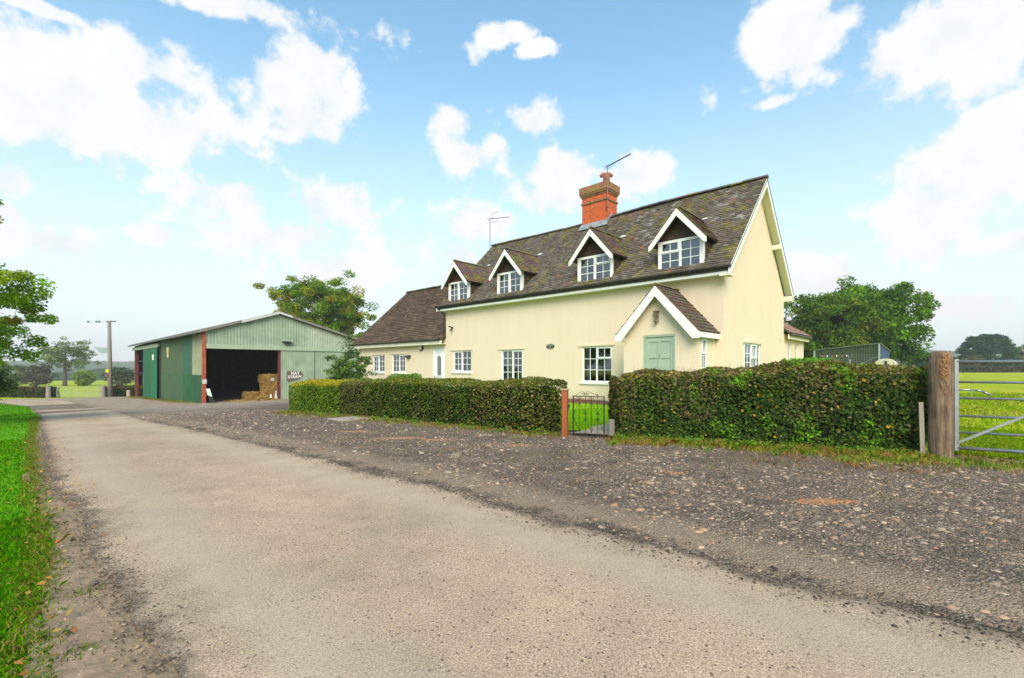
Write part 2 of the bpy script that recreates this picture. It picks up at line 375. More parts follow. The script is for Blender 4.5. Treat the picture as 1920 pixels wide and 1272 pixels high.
def m_gravel():
    m, nt, N, L, b = base('gravel_and_dirt'); tc = N.new('ShaderNodeTexCoord'); o = tc.outputs['Object']
    big = noise_n(N, L, o, .45, 5, .6); mid = noise_n(N, L, o, 2.0, 6, .68); fine = noise_n(N, L, o, 40, 4, .7)
    c = ramp(N, L, mid, [(.34, (.14, .113, .088)), (.5, (.235, .183, .138)), (.68, (.35, .255, .17))])
    c = mixc(N, L, ramp(N, L, big, [(.5, 0.), (.68, .7)]), c, (.21, .15, .10))
    v = N.new('ShaderNodeTexVoronoi'); v.inputs['Scale'].default_value = 62; L.new(o, v.inputs['Vector'])
    s = N.new('ShaderNodeSeparateColor'); L.new(v.outputs['Color'], s.inputs[0])
    c = mixc(N, L, 1., c, ramp(N, L, s.outputs[0], [(0, .4), (.5, .9), (.85, 1.3), (1, 1.8)]), 'MULTIPLY')
    c = mixc(N, L, 1., c, ramp(N, L, s.outputs[1], [(0, (1.08, .98, .92)), (1, (.94, 1., 1.06))]), 'MULTIPLY')
    c = mixc(N, L, 1., c, ramp(N, L, v.outputs['Distance'], [(.2, 1.15), (.75, .45)]), 'MULTIPLY')
    # far yard in front of the barn: paler compacted dirt
    sp = N.new('ShaderNodeSeparateXYZ'); L.new(o, sp.inputs[0])
    far = ramp(N, L, mth(N, L, 'MULTIPLY', mth(N, L, 'ADD', sp.outputs[0], mth(N, L, 'MULTIPLY', big, 6.)), -.04), [(.30, 0.), (.52, .8)])
    c = mixc(N, L, far, c, mixc(N, L, 1., (.42, .33, .24), ramp(N, L, mid, [(.3, .65), (.7, 1.25)]), 'MULTIPLY'))
    at = N.new('ShaderNodeAttribute'); at.attribute_name = 'lane'; la = mth(N, L, 'ADD', at.outputs['Fac'], mth(N, L, 'MULTIPLY', mth(N, L, 'SUBTRACT', mid, .5), 1.3))
    dm = mth(N, L, 'MULTIPLY', ramp(N, L, la, [(.12, 0.), (.3, .85), (.55, .85), (.85, 0.)]), ramp(N, L, fine, [(.3, .6), (.6, 1.)]))
    c = mixc(N, L, dm, c, mixc(N, L, 1., (.34, .245, .16), ramp(N, L, fine, [(.3, .7), (.7, 1.25)]), 'MULTIPLY'))
    L.new(c, b.inputs['Base Color']); b.inputs['Roughness'].default_value = .9; b.inputs['Specular IOR Level'].default_value = .2
    h = mth(N, L, 'MULTIPLY', v.outputs['Distance'], -1.); bumpn(N, L, h, .9, .018, b); return m
DIRT = pm('bare_dirt', (.36, .255, .165), (.20, .15, .10), 5, .95, .7, 30, .02, spec=.1)
VERGE = pm('verge_turf', (.08, .30, .003), (.15, .34, .006), 1.4, .9, .8, 40, .03, spec=.1)
FIELD, LAWN, ROAD, GRAVEL = m_field(), m_lawn(), m_road(), m_gravel()

# ------------------------------------------------------------------ terrain
def axis(lo, hi, st, far):
    a = list(np.arange(lo, hi+st, st)); d = st
    while a[-1] < far: d *= 1.35; a.append(a[-1]+d)
    d = st
    while a[0] > -far: d *= 1.35; a.insert(0, a[0]-d)
    return np.array(a)
ax_, ay_ = axis(-72, 40, 1.0, 3000), axis(-6, 74, 1.0, 3000)
X, Y = np.meshgrid(ax_, ay_); rr = np.hypot(X, Y)
Z = G(X, Y)
Z = np.where(rr > 250, np.maximum(Z, -6-.004*(rr-250)), Z)
nx, ny = len(ax_), len(ay_); I = np.arange(nx*ny).reshape(ny, nx)
Fq = np.stack([I[:-1, :-1], I[:-1, 1:], I[1:, 1:], I[1:, :-1]], -1).reshape(-1, 4)
tag(fast('ground', np.stack([X, Y, Z], -1).reshape(-1, 3), Fq, 4, FIELD, smooth=True), kind='structure')

red = [(7., .4), (2.48, 2.27), (1.97, 2.65), (1.7, 2.83), (1.2, 3.29), (.76, 3.68), (.07, 4.25), (-.91, 5.23), (-2.29, 6.28), (-4.33, 8.09), (-7.21, 10.63), (-11.34, 14.4), (-18.78, 22.31),
       (-28.75, 31.59), (-37.87, 40.2), (-46.13, 45.05), (-53.72, 49.19), (-62.17, 51.56), (-77.85, 54.31), (-110, 58)]
led = [(-110, 51), (-74.08, 47.88), (-54.22, 42.94), (-42.14, 38.58), (-31.85, 30.94), (-19.43, 19.3), (-9.75, 9.72), (-4.94, 5.05), (-4.23, 4.57), (-3.65, 3.98), (-3.1, 3.45), (-2.35, 2.78), (-1.94, 2.4), (-1.49, 2.04), (-.6, 1.2), (1.5, -1.5), (7, -4)]
gravel_poly = [(14, -1), (14, 3.4), (9.9, 5.4), (7.0, 7.05), (6.2, 7.5), (4.4, 8.3), (1.9, 9.5), (.9, 9.9), (-2.2, 12.4), (-8.1, 17.6), (-6.5, 21.5), (-8.8, 26), (-11.2, 29.3), (-12, 36), (-13.5, 41), (-24, 48), (-38, 58.5), (-42.5, 52.8),
               (-44.5, 51.0), (-50.2, 50.0), (-55.5, 52), (-56, 48), (-46, 40.5), (-32, 31.5), (-19, 19.5), (-9, 10), (-4, 5.5), (0, 2.2), (4, -1)]
sheet('gravel_yard', gravel_poly, .02, GRAVEL, .12, lv=((.2, 0, 9), (.5, 9, 16), (1.0, 16, 30), (2.5, 30, 400)), seed=2, ref=red[1:16])
sheet('verge', [(-1.3, 1.2), (-2.3, 2.6), (-4.6, 5.2), (-9.5, 10.1), (-19.2, 19.6), (-31.5, 31.2), (-41, 38.2), (-53, 42.6), (-73, 47.5), (-76, 20), (-40, -5), (-5, -5)], .012, VERGE, .05, lv=((.6, 0, 12), (1.5, 12, 40), (4, 40, 200)), seed=12)
dirt_poly = [(.2, 1.0), (-1.0, 2.4), (-2.8, 4.4), (-4.2, 5.6), (-9.0, 10), (-19, 19.8), (-19.45, 19.4), (-9.95, 9.68), (-5.1, 4.98), (-4.0, 4.0), (-3.34, 3.4), (-2.52, 2.5), (-2.1, 1.95), (-1.9, 1.2)]
lane_left = [(-1.49, 2.04), (-1.94, 2.4), (-2.35, 2.78), (-3.1, 3.45), (-3.65, 3.98), (-4.23, 4.57), (-4.94, 5.05), (-9.75, 9.72), (-19.4, 19.3)]
sheet('dirt_strip', dirt_poly, .03, DIRT, .09, seed=4)
road, road_bd = sheet('road', red+led, .04, ROAD, .045, lv=((.12, 0, 6), (.25, 6, 12), (.6, 12, 30), (2., 30, 400)), seed=6)
# front garden
lawn_poly = [(1.0, 9.75), (1.9, 9.6), (4.4, 8.6), (6.2, 7.8), (8.5, 9.5), (11.5, 12.5), (14, 19), (8, 18), (6.3, 13.9), (-9.7, 29), (-8.5, 26), (-6.5, 21.5), (-8., 17.9), (-2.2, 12.8)]
sheet('lawn', lawn_poly, .045, LAWN, .05, seed=9, lv=((.6, 0, 14), (1.2, 14, 60)))
PATH = pm('path_concrete', (.42, .36, .29), (.30, .26, .21), 3, .9, .4, 30, .01, spec=.2)
sheet('garden_path', [(1.12, 9.2), (1.85, 8.92), (2.25, 9.9), (5.0, 12.6), (4.4, 13.2), (1.75, 10.2), (1.5, 9.55)], .065, PATH, .02, lv=((.3, 0, 20),))

# hills: two wooded ridges, at their real distances
def m_hill(name, a, b_, sc_):
    m, nt, N, L, b = base(name); tc = N.new('ShaderNodeTexCoord'); o = tc.outputs['Object']
    c = ramp(N, L, noise_n(N, L, o, sc_, 7, .65), [(.36, a), (.6, b_)])
    L.new(c, b.inputs['Base Color']); b.inputs['Roughness'].default_value = 1; b.inputs['Specular IOR Level'].default_value = 0
    return m
def ridge(name, r0, r1, az0, az1, hfun, mat, seed, rough):
    na, nr = 420, 26; V = []
    for j in range(nr):
        t = j/(nr-1); r = r0+(r1-r0)*t
        for i in range(na):
            a = R(az0+(az1-az0)*i/(na-1)); x, y = r*math.sin(a), r*math.cos(a)
            h = hfun(math.degrees(a)); s = math.sin(min(1, t*1.15)*math.pi/2) if t < .87 else math.cos((t-.87)/.13*math.pi/2)
            z = -9+(h+9)*s+rough*(noise.noise(Vector((x*.035, y*.035, seed)))+.6*noise.noise(Vector((x*.11, y*.11, seed))))*min(1, t*4)+h*.12*noise.noise(Vector((x*.004, y*.004, seed)))
            V.append((x, y, z))
    I = np.arange(na*nr).reshape(nr, na); Fq = np.stack([I[:-1, :-1], I[1:, :-1], I[1:, 1:], I[:-1, 1:]], -1).reshape(-1, 4)[:, ::-1]
    return tag(fast(name, V, Fq, 4, mat, smooth=True), kind='structure')
HILL = m_hill('hill_woods', (.030, .055, .022), (.07, .11, .035), .02)
ip = lambda xs, ys: (lambda a: float(np.interp(a, xs, ys)))
ridge('hills', 760, 1500, -75, 75, ip([-75, -50, -44, -40, -36, -20, 30, 38, 41, 44, 50, 75], [10, 10, 13, 14, 10, 8, 20, 40, 34, 34, 26, 20]), HILL, 3, 5)
ridge('hills', 300, 480, -60, -30, ip([-60, -48, -43, -41, -38, -30], [-4, -5, -3, 0, -2, -4]), m_hill('near_woods', (.018, .045, .016), (.045, .085, .025), .05), 8, 3.2)
ridge('hills', 260, 520, 33, 75, ip([33, 38, 40, 44, 48, 60, 75], [1, 4, 6, 3, 2, 3, 3]), m_hill('right_woods', (.03, .06, .018), (.08, .11, .03), .05), 5, 2.6)

# ------------------------------------------------------------------ house materials
def m_cream():
    m, nt, N, L, b = base('cream_render'); tc = N.new('ShaderNodeTexCoord'); o = tc.outputs['Object']; sp = N.new('ShaderNodeSeparateXYZ'); L.new(o, sp.inputs[0])
    c = ramp(N, L, noise_n(N, L, o, .9, 6, .6), [(.3, (.745, .618, .465)), (.7, (.715, .59, .44))])
    mp = N.new('ShaderNodeMapping'); mp.inputs['Scale'].default_value = (5, 5, .35); L.new(o, mp.inputs[0]); sk = noise_n(N, L, mp.outputs[0], 1.2, 7, .7)
    c = mixc(N, L, 1., c, ramp(N, L, sk, [(.35, (.98, .975, .96)), (.6, 1.01)]), 'MULTIPLY')
    pt = noise_n(N, L, o, 3.5, 6, .7); c = mixc(N, L, ramp(N, L, pt, [(.62, 0.), (.76, .18)]), c, (.66, .55, .38))
    z = mth(N, L, 'ADD', sp.outputs[2], mth(N, L, 'MULTIPLY', pt, .5)); c = mixc(N, L, ramp(N, L, z, [(.35, .55), (.75, 0.)]), c, (.42, .36, .25))
    br = N.new('ShaderNodeTexBrick'); cb = N.new('ShaderNodeCombineXYZ'); L.new(mth(N, L, 'ADD', sp.outputs[0], sp.outputs[1]), cb.inputs[0]); L.new(sp.outputs[2], cb.inputs[1]); L.new(cb.outputs[0], br.inputs['Vector'])
    br.inputs['Scale'].default_value = 1; br.inputs['Brick Width'].default_value = .23; br.inputs['Row Height'].default_value = .078; br.inputs['Mortar Size'].default_value = .006
    L.new(c, b.inputs['Base Color']); b.inputs['Roughness'].default_value = .85; b.inputs['Specular IOR Level'].default_value = .2
    h = mth(N, L, 'ADD', mth(N, L, 'MULTIPLY', br.outputs['Fac'], -.35), noise_n(N, L, o, 14, 6, .7)); bumpn(N, L, h, .30, .012, b); return m
CREAM = m_cream()
WHITE = pm('white_paint', (.80, .80, .78), (.74, .74, .71), 3, .45, .05, 30, .003)
UPVC = pm('white_window_frame', (.82, .83, .83), (.78, .79, .79), 3, .3, 0)
CREAMTRIM = pm('cream_paint', (.78, .74, .60), (.70, .66, .52), 3, .6, .1, 30, .003)
BLACK = pm('black_plastic', (.02, .02, .022), (.035, .035, .035), 5, .4, 0)
BOARD = pm('brown_weatherboard', (.075, .043, .025), (.04, .024, .015), 3, .7, .5, 25, .006, stretch=(.5, 1, 6))
SAGE = pm('sage_green_paint', (.36, .45, .34), (.32, .41, .31), 3, .5, .1, 30, .003)
LEAD = pm('lead_flashing', (.30, .32, .34), (.20, .21, .22), 4, .5, .2, 20, .005)
STEEL = pm('galvanised_steel', (.42, .44, .45), (.30, .32, .33), 8, .45, .15, 30, .003, metal=.75)
CURT = pm('curtain_cloth', (.55, .53, .50), (.40, .38, .36), 3, .9, .4, 8, .03, stretch=(6, 6, .3))
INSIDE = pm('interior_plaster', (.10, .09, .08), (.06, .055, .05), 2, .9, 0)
def m_glass():
    m, nt, N, L, b = base('window_glass'); g = N.new('ShaderNodeBsdfGlossy'); g.inputs['Roughness'].default_value = .015; g.inputs[0].default_value = (.9, .95, 1, 1)
    t = N.new('ShaderNodeBsdfTransparent'); t.inputs[0].default_value = (.78, .82, .80, 1); fr = N.new('ShaderNodeFresnel'); fr.inputs[0].default_value = 1.62
    f = mth(N, L, 'MULTIPLY_ADD', fr.outputs[0], 1.3, .08, True); mx = N.new('ShaderNodeMixShader'); L.new(f, mx.inputs[0]); L.new(t.outputs[0], mx.inputs[1]); L.new(g.outputs[0], mx.inputs[2])
    tc = N.new('ShaderNodeTexCoord'); bp = N.new('ShaderNodeBump'); bp.inputs['Strength'].default_value = .12; bp.inputs['Distance'].default_value = .02
    L.new(noise_n(N, L, tc.outputs['Object'], 1.7, 2), bp.inputs['Height']); L.new(bp.outputs[0], g.inputs['Normal'])
    L.new(mx.outputs[0], N['Material Output'].inputs[0]); return m
GLASS = m_glass()
def m_brick(name, c1, c2, mortar, sc_=1., moss=None):
    m, nt, N, L, b = base(name); tc = N.new('ShaderNodeTexCoord'); s = N.new('ShaderNodeSeparateXYZ'); L.new(tc.outputs['Object'], s.inputs[0])
    cb = N.new('ShaderNodeCombineXYZ'); L.new(mth(N, L, 'ADD', s.outputs[0], s.outputs[1]), cb.inputs[0]); L.new(s.outputs[2], cb.inputs[1])
    br = N.new('ShaderNodeTexBrick'); br.inputs['Scale'].default_value = 1; br.inputs['Brick Width'].default_value = .225*sc_; br.inputs['Row Height'].default_value = .075*sc_; br.inputs['Mortar Size'].default_value = .008
    br.inputs['Color1'].default_value = (*c1, 1); br.inputs['Color2'].default_value = (*c2, 1); br.inputs['Mortar'].default_value = (*mortar, 1); L.new(cb.outputs[0], br.inputs['Vector'])
    c = mixc(N, L, 1., br.outputs['Color'], ramp(N, L, noise_n(N, L, tc.outputs['Object'], 9, 6, .65), [(.3, .6), (.7, 1.3)]), 'MULTIPLY')
    if moss: c = mixc(N, L, ramp(N, L, noise_n(N, L, tc.outputs['Object'], 6, 6, .65), [(moss[1], 0.), (moss[1]+.1, 1.)]), c, moss[0])
    L.new(c, b.inputs['Base Color']); b.inputs['Roughness'].default_value = .9; bumpn(N, L, br.outputs['Fac'], -.5, .01, b); return m
BRICK = m_brick('red_brick', (.66, .11, .018), (.48, .07, .015), (.34, .15, .08))
BRICKM = m_brick('mossy_brick', (.42, .13, .05), (.22, .09, .05), (.22, .18, .12), 1, ((.20, .17, .035), .5))
PLINTH = m_brick('plinth_brick', (.22, .07, .04), (.15, .05, .035), (.2, .16, .13))
TILE = vcm('clay_roof_tile', .85, 0, 14, .4, .5, 60, .2, ((.11, .10, .018), 2.6, .60))
TILE2 = vcm('brown_roof_tile', .9, 0, 10, .35, .5, 50, .15, ((.20, .17, .03), 1.3, .74))

# ------------------------------------------------------------------ house
HA = math.atan2(-.6854, .7283)
house = empty('farmhouse', (6.31, 13.97, 0), HA, 'cream rendered farmhouse with mossy tiled roof, four dormers and a brick chimney', 'house')
def wall(mb, axis_, at, a0, a1, z0, z1, holes=(), rev=.14, col=None):
    """flat wall with openings; axis_ 'x': runs along x at y=at, facing -y; 'y': runs along y at x=at, facing +x"""
    P = (lambda a, d, z: (a, at+d, z)) if axis_ == 'x' else (lambda a, d, z: (at-d, a, z))
    A = sorted({a0, a1, *[h[0] for h in holes], *[h[1] for h in holes]}); Zs = sorted({z0, z1, *[h[2] for h in holes], *[h[3] for h in holes]})
    for p, q in zip(A[:-1], A[1:]):
        for r, s in zip(Zs[:-1], Zs[1:]):
            m, n = (p+q)/2, (r+s)/2
            if any(h[0] < m < h[1] and h[2] < n < h[3] for h in holes): continue
            mb.quad(P(p, 0, r), P(q, 0, r), P(q, 0, s), P(p, 0, s), col)
    for (p, q, r, s) in [h[:4] for h in holes]:
        mb.quad(P(p, 0, r), P(p, 0, s), P(p, rev, s), P(p, rev, r)); mb.quad(P(q, 0, s), P(q, 0, r), P(q, rev, r), P(q, rev, s))
        mb.quad(P(p, 0, s), P(q, 0, s), P(q, rev, s), P(p, rev, s)); mb.quad(P(q, 0, r), P(p, 0, r), P(p, rev, r), P(q, rev, r))
def mapper(axis_, at): return (lambda a, d, z: (a, at+d, z)) if axis_ == 'x' else (lambda a, d, z: (at-d, a, z))
def bx(mb, P, a0, a1, d0, d1, z0, z1):
    p = P(a0, d0, z0); q = P(a1, d1, z1); mb.box(min(p[0], q[0]), max(p[0], q[0]), min(p[1], q[1]), max(p[1], q[1]), z0, z1)
def window(parent, axis_, at, a0, a1, z0, z1, lights, dep=.07, sill=True, lintel=True, curtain=(), name='window', fw=.055):
    """lights: (a_frac0, a_frac1, z_frac0, z_frac1, cols, rows, proud)"""
    P = mapper(axis_, at); fr = MB(); gl = MB(); W = a1-a0; Hh = z1-z0
    bx(fr, P, a0, a0+fw, dep-.03, dep+.04, z0, z1); bx(fr, P, a1-fw, a1, dep-.03, dep+.04, z0, z1)
    bx(fr, P, a0+fw, a1-fw, dep-.03, dep+.04, z0, z0+fw); bx(fr, P, a0+fw, a1-fw, dep-.03, dep+.04, z1-fw, z1)
    for (f0, f1, g0, g1, nc, nr, proud) in lights:
        p0 = a0+fw*.6+(W-fw*1.2)*f0; p1 = a0+fw*.6+(W-fw*1.2)*f1; q0 = z0+fw*.6+(Hh-fw*1.2)*g0; q1 = z0+fw*.6+(Hh-fw*1.2)*g1
        s = .055 if proud else .028; e = -.045 if proud else -.026; E = dep+.038
        bx(fr, P, p0, p0+s, dep+e, E, q0, q1); bx(fr, P, p1-s, p1, dep+e, E, q0, q1); bx(fr, P, p0+s, p1-s, dep+e, E, q0, q0+s); bx(fr, P, p0+s, p1-s, dep+e, E, q1-s, q1)
        for i in range(1, nc):
            a = p0+s+(p1-p0-2*s)*i/nc; bx(fr, P, a-.011, a+.011, dep-.012, dep+.008, q0+s, q1-s)
        for i in range(1, nr):
            z = q0+s+(q1-q0-2*s)*i/nr; bx(fr, P, p0+s, p1-s, dep-.014, dep+.006, z-.011, z+.011)
        c = P(0, dep, 0); gl.quad(P(p0+s, dep+.001, q0+s), P(p1-s, dep+.001, q0+s), P(p1-s, dep+.001, q1-s), P(p0+s, dep+.001, q1-s))
    w = fr.build(name, UPVC, parent); gl.build('pane', GLASS, w)
    if sill:
        s = MB(); bx(s, P, a0-.07, a1+.07, -.06, dep+.04, z0-.07, z0-.002); s.build('sill', WHITE, w)
    if lintel:
        s = MB(); bx(s, P, a0-.16, a1+.12, -.035, .02, z1+.004, z1+.075); s.build('lintel', CREAM, w)
    for (f0, f1) in curtain:
        c = MB(); n = 14
        for i in range(n):
            t0, t1 = f0+(f1-f0)*i/n, f0+(f1-f0)*(i+1)/n
            c.quad(P(a0+W*t0, .19+.025*(i % 2), z0+.02), P(a0+W*t1, .19+.025*((i+1) % 2), z0+.02), P(a0+W*t1, .19+.025*((i+1) % 2), z1-.02), P(a0+W*t0, .19+.025*(i % 2), z1-.02))
        c.build('curtain', CURT, w)
    return w
two = lambda n, pl=False, pr=True: [(0, .5, 0, 1, 2, n, pl), (.5, 1, 0, 1, 2, n, pr)]
FW = [(-19.99, -18.71, 1.06, 2.05), (-17.92, -16.6, 1.06, 2.07), (-12.58, -11.26, 1.13, 2.14), (-9.30, -8.03, .78, 2.10), (-5.09, -3.80, .80, 2.12)]
DOOR = (-14.2, -13.22, -.22, 2.37)
w = MB()
EA, EM = 4.22, 2.62
wall(w, 'x', 0, -13.1, 0, -.9, EA, [h for h in FW if h[0] > -13.1])
wall(w, 'x', .03, -21.6, -13.1, -1.2, 2.75, [h for h in FW if h[0] < -13.1]+[DOOR])
GW = (1.86, 3.55, .85, 2.17)
wall(w, 'y', 0, 0, 6.8, -.9, EA, [GW])
w.add([(0, 0, EA), (0, 6.8, EA), (0, 3.4, 7.75)], [(0, 1, 2)])
w.add([(-13.1, 0, -1), (-13.1, 0, EA), (-13.1, 3.4, 7.75), (-13.1, 6.8, EA), (-13.1, 6.8, -1)], [(0, 1, 2, 3, 4)])
w.add([(-21.6, .03, -1.2), (-21.6, .03, 2.7), (-21.6, 3.75, 6.25), (-21.6, 7.5, 2.7), (-21.6, 7.5, -1.2)], [(0, 1, 2, 3, 4)])
w.quad((0, 6.8, -1), (-13.1, 6.8, -1), (-13.1, 6.8, EA), (0, 6.8, EA)); w.quad((-13.1, 7.5, -1.2), (-21.6, 7.5, -1.2), (-21.6, 7.5, 2.7), (-13.1, 7.5, 2.7))
# rear extension
EW = [(7.58, 8.1, .7, 2.42), (8.8, 9.32, .7, 2.42)]
wall(w, 'y', -.02, 6.8, 10.35, -.9, 2.7, EW)
w.quad((-.02, 10.35, -1), (-6, 10.35, -1), (-6, 10.35, 2.7), (-.02, 10.35, 2.7)); w.quad((-6, 10.35, -1), (-6, 6.8, -1), (-6, 6.8, 2.7), (-6, 10.35, 2.7))
w.build('wall', CREAM, house)
# floors and back partitions keep the rooms dark, as real ones do
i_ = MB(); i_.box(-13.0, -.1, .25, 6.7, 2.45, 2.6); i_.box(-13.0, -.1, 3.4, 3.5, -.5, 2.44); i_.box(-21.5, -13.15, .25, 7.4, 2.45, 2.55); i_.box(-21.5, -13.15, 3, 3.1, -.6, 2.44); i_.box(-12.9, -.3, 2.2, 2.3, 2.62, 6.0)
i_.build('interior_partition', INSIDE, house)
p = MB(); p.box(-13.1, .012, -.03, -.001, -.9, .16); p.box(.001, .03, -.0, 6.8, -.9, .16); p.build('brick_plinth', PLINTH, house)
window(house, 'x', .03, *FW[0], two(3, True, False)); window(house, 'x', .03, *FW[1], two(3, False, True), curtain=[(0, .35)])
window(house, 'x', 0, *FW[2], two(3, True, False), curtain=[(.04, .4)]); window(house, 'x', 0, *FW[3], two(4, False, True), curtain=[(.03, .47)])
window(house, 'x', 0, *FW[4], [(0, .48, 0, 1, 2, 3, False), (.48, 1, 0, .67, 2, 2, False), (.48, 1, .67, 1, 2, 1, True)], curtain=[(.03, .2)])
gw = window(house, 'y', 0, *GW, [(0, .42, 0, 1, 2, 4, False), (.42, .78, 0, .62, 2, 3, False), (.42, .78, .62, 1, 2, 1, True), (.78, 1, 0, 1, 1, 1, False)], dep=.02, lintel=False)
s = MB(); n = 10
pts = [(0, GW[0]-.1+(GW[1]-GW[0]+.2)*t/n, 2.2+.08*math.sin(math.pi*t/n)) for t in range(n+1)]
s.prism([(.0, GW[1]+.1, 2.16), (.0, GW[0]-.1, 2.16)]+[(0, a[1], a[2]) for a in pts], (.07, 0, 0)); s.build('lintel', CREAM, gw)
for e in EW: window(house, 'y', -.02, *e, [(0, 1, 0, 1, 2, 5, False)], lintel=False, fw=.05)
# white back door
P = mapper('x', .03); d = MB(); a0, a1, z0, z1 = DOOR
bx(d, P, a0, a0+.07, .02, .1, z0, z1); bx(d, P, a1-.07, a1, .02, .1, z0, z1); bx(d, P, a0+.07, a1-.07, .02, .1, z1-.08, z1); bx(d, P, a0+.07, a1-.07, .05, .09, z0, z1-.08)
for q0, q1 in ((z0+.12, z0+.85),): bx(d, P, a0+.2, a1-.2, .038, .052, q0, q1)
dw = d.build('back_door', UPVC, house, bevel=.006)
cx = (a0+a1)/2; g = MB(); arc = [(cx+.17*math.cos(t), .03+.044, 1.75+.17*math.sin(t)) for t in np.linspace(0, math.pi, 13)]
g.prism([(cx-.17, .074, .95), (cx+.17, .074, .95)]+arc, (0, .004, 0)); g.build('pane', pm('leaded_glass', (.10, .12, .13), (.25, .27, .27), 25, .25, .5, 40, .01), dw)
f = MB(); o1 = [(cx+.20*math.cos(t), .058, 1.75+.20*math.sin(t)) for t in np.linspace(0, math.pi, 13)]
pa = [(cx-.185, .065, .93), (cx-.185, .065, 1.75)]+[(cx+.185*math.cos(t), .065, 1.75+.185*math.sin(t)) for t in np.linspace(math.pi, 0, 13)]+[(cx+.185, .065, .93), (cx-.185, .065, .93)]
f.tube(pa, .018, 5); f.build('glazing_trim', UPVC, dw)
h = MB(); h.box(cx-.13, cx+.13, .066, .084, .62, .68); h.build('letterbox', STEEL, dw); h = MB(); h.box(a0+.1, a0+.13, .03, .08, .75, .95); h.build('handle', STEEL, dw)

# ---- tiled roofs
def tiles(mb, org, u, v, U, V, gauge, wid, colf, clip=None, thick=.020, jit=.006, sag=None, st=None):
    st = st or random; u = Vector(u).normalized(); v = Vector(v).normalized(); nrm = u.cross(v).normalized(); org = Vector(org); rows = int(V/gauge)+1
    for r in range(rows):
        vv = r*gauge; k = int(U/wid)+2
        for i in range(-1, k):
            uu = i*wid+(wid*.5 if r % 2 else 0); a = max(uu, 0); b = min(uu+wid-.006, U)
            if b-a < .02 or (clip and not clip((a+b)/2, vv+gauge*.5)): continue
            ln = min(gauge*1.25, V-vv+.02); j = st.uniform(-jit, jit); t = thick*st.uniform(.8, 1.5); j2 = st.uniform(-jit, jit)*.5
            sg = sag((a+b)/2, vv) if sag else 0; o = org+nrm*sg
            A = o+u*a+v*(vv+j)+nrm*(.006+t); B = o+u*b+v*(vv+j+j2)+nrm*(.006+t+j2); C_ = o+u*b+v*(vv+ln)+nrm*.004; D = o+u*a+v*(vv+ln)+nrm*.004
            A2 = A-nrm*t; B2 = B-nrm*t; mb.add([A, B, C_, D, A2, B2], [(0, 1, 2, 3), (4, 5, 1, 0), (4, 0, 3), (5, 2, 1)], colf(a, vv))
def c_main(a, v):
    q = noise.noise(Vector((a*.55, v*.8, 1))); q2 = noise.noise(Vector((a*1.6, v*1.6, 7))); r = random.random()
    if r < .02: c = (.26, .11, .065)
    elif r < .35+.3*q: c = (.135, .112, .09)
    elif r < .62: c = (.105, .086, .068)
    elif r < .8: c = (.15, .115, .082)
    else: c = (.17, .145, .115)
    if q2 > .14 and random.random() < .45: c = random.choice([(.18, .155, .05), (.13, .12, .035), (.2, .17, .07)])
    if q2 < -.25 and a > 9 and v > 2 and random.random() < .5: c = (.25, .23, .20)
    s = random.uniform(.8, 1.2); return tuple(x*s for x in c)
def c_ann(a, v):
    s = random.uniform(.75, 1.25); q = noise.noise(Vector((a*.6, v*.6, 4)))
    c = (.095, .066, .046) if random.random() < .75 else (.13, .085, .055)
    return tuple(x*s*(1+.3*q) for x in c)
def slab(mb, pts, t, col=(.08, .07, .06)):
    n = (Vector(pts[1])-Vector(pts[0])).cross(Vector(pts[2])-Vector(pts[0])).normalized(); mb.prism(pts, n*(-t), col)
def ridge_tiles(mb, p, q, r=.11, L=.32, col=(.12, .10, .085), sag=None):
    p = Vector(p); q = Vector(q); n = max(1, int((q-p).length/L)); d = (q-p)/n; up = Vector((0, 0, 1)); sd_ = d.cross(up).normalized()
    for i in range(n):
        c = tuple(x*random.uniform(.75, 1.35) for x in col)
        if random.random() < .15: c = (.2, .17, .05)
        dz = up*(random.uniform(-.008, .008)+(sag(i/n) if sag else 0)); a = p+d*i+dz; b = p+d*(i+1)*1.0+dz+d*.02; vs = []
        for P_ in (a, b):
            for k in range(7): t = math.pi*(.0+k/6); vs.append(P_+sd_*math.cos(t)*r+up*(math.sin(t)*r*.75-.05))
        mb.add(vs, [(k, k+1, 8+k, 7+k) for k in range(6)]+[(0, 1, 2, 3, 4, 5, 6), (13, 12, 11, 10, 9, 8, 7)], c)
E0, ER = (-.36, 4.26), (3.4, 7.93)
sagf = lambda a, v: -.035*math.sin(math.pi*min(1, max(0, a/13.7)))*math.sin(math.pi*min(1, v/5.25)*.5)*1.0+.02*noise.noise(Vector((a*.7, v*.5, 3)))
X0, X1 = -13.35, .29; vl = math.hypot(ER[0]-E0[0], ER[1]-E0[1]); vd = (0, ER[0]-E0[0], ER[1]-E0[1])
DC = [-12.10, -8.77, -4.51, -1.31]     # dormer centres
def in_dormer(x, v):
    y = E0[0]+vd[1]/vl*v
    return any(abs(x-c) < .72 and -.1 < y < .95+.0*abs(x-c) for c in DC)
mr_ = MB()
slab(mr_, [(X0, E0[0], E0[1]-.075), (X1, E0[0], E0[1]-.075), (X1, ER[0], ER[1]-.075), (X0, ER[0], ER[1]-.075)], .03)
slab(mr_, [(X0, 6.8+.36, E0[1]), (X0, ER[0], ER[1]), (X1, ER[0], ER[1]), (X1, 7.16, E0[1])], .05)
tiles(mr_, (X0, E0[0], E0[1]), (1, 0, 0), vd, X1-X0, vl, .125, .17, c_main, lambda a, v: not in_dormer(X0+a, v), sag=sagf)
tiles(mr_, (X1, 7.16, E0[1]), (-1, 0, 0), (0, -vd[1], vd[2]), X1-X0, vl, .25, .34, c_main)
rsag = lambda t: -.055*math.sin(math.pi*t)*1.0-.03*math.sin(math.pi*2*t)+.02*math.sin(11*t)
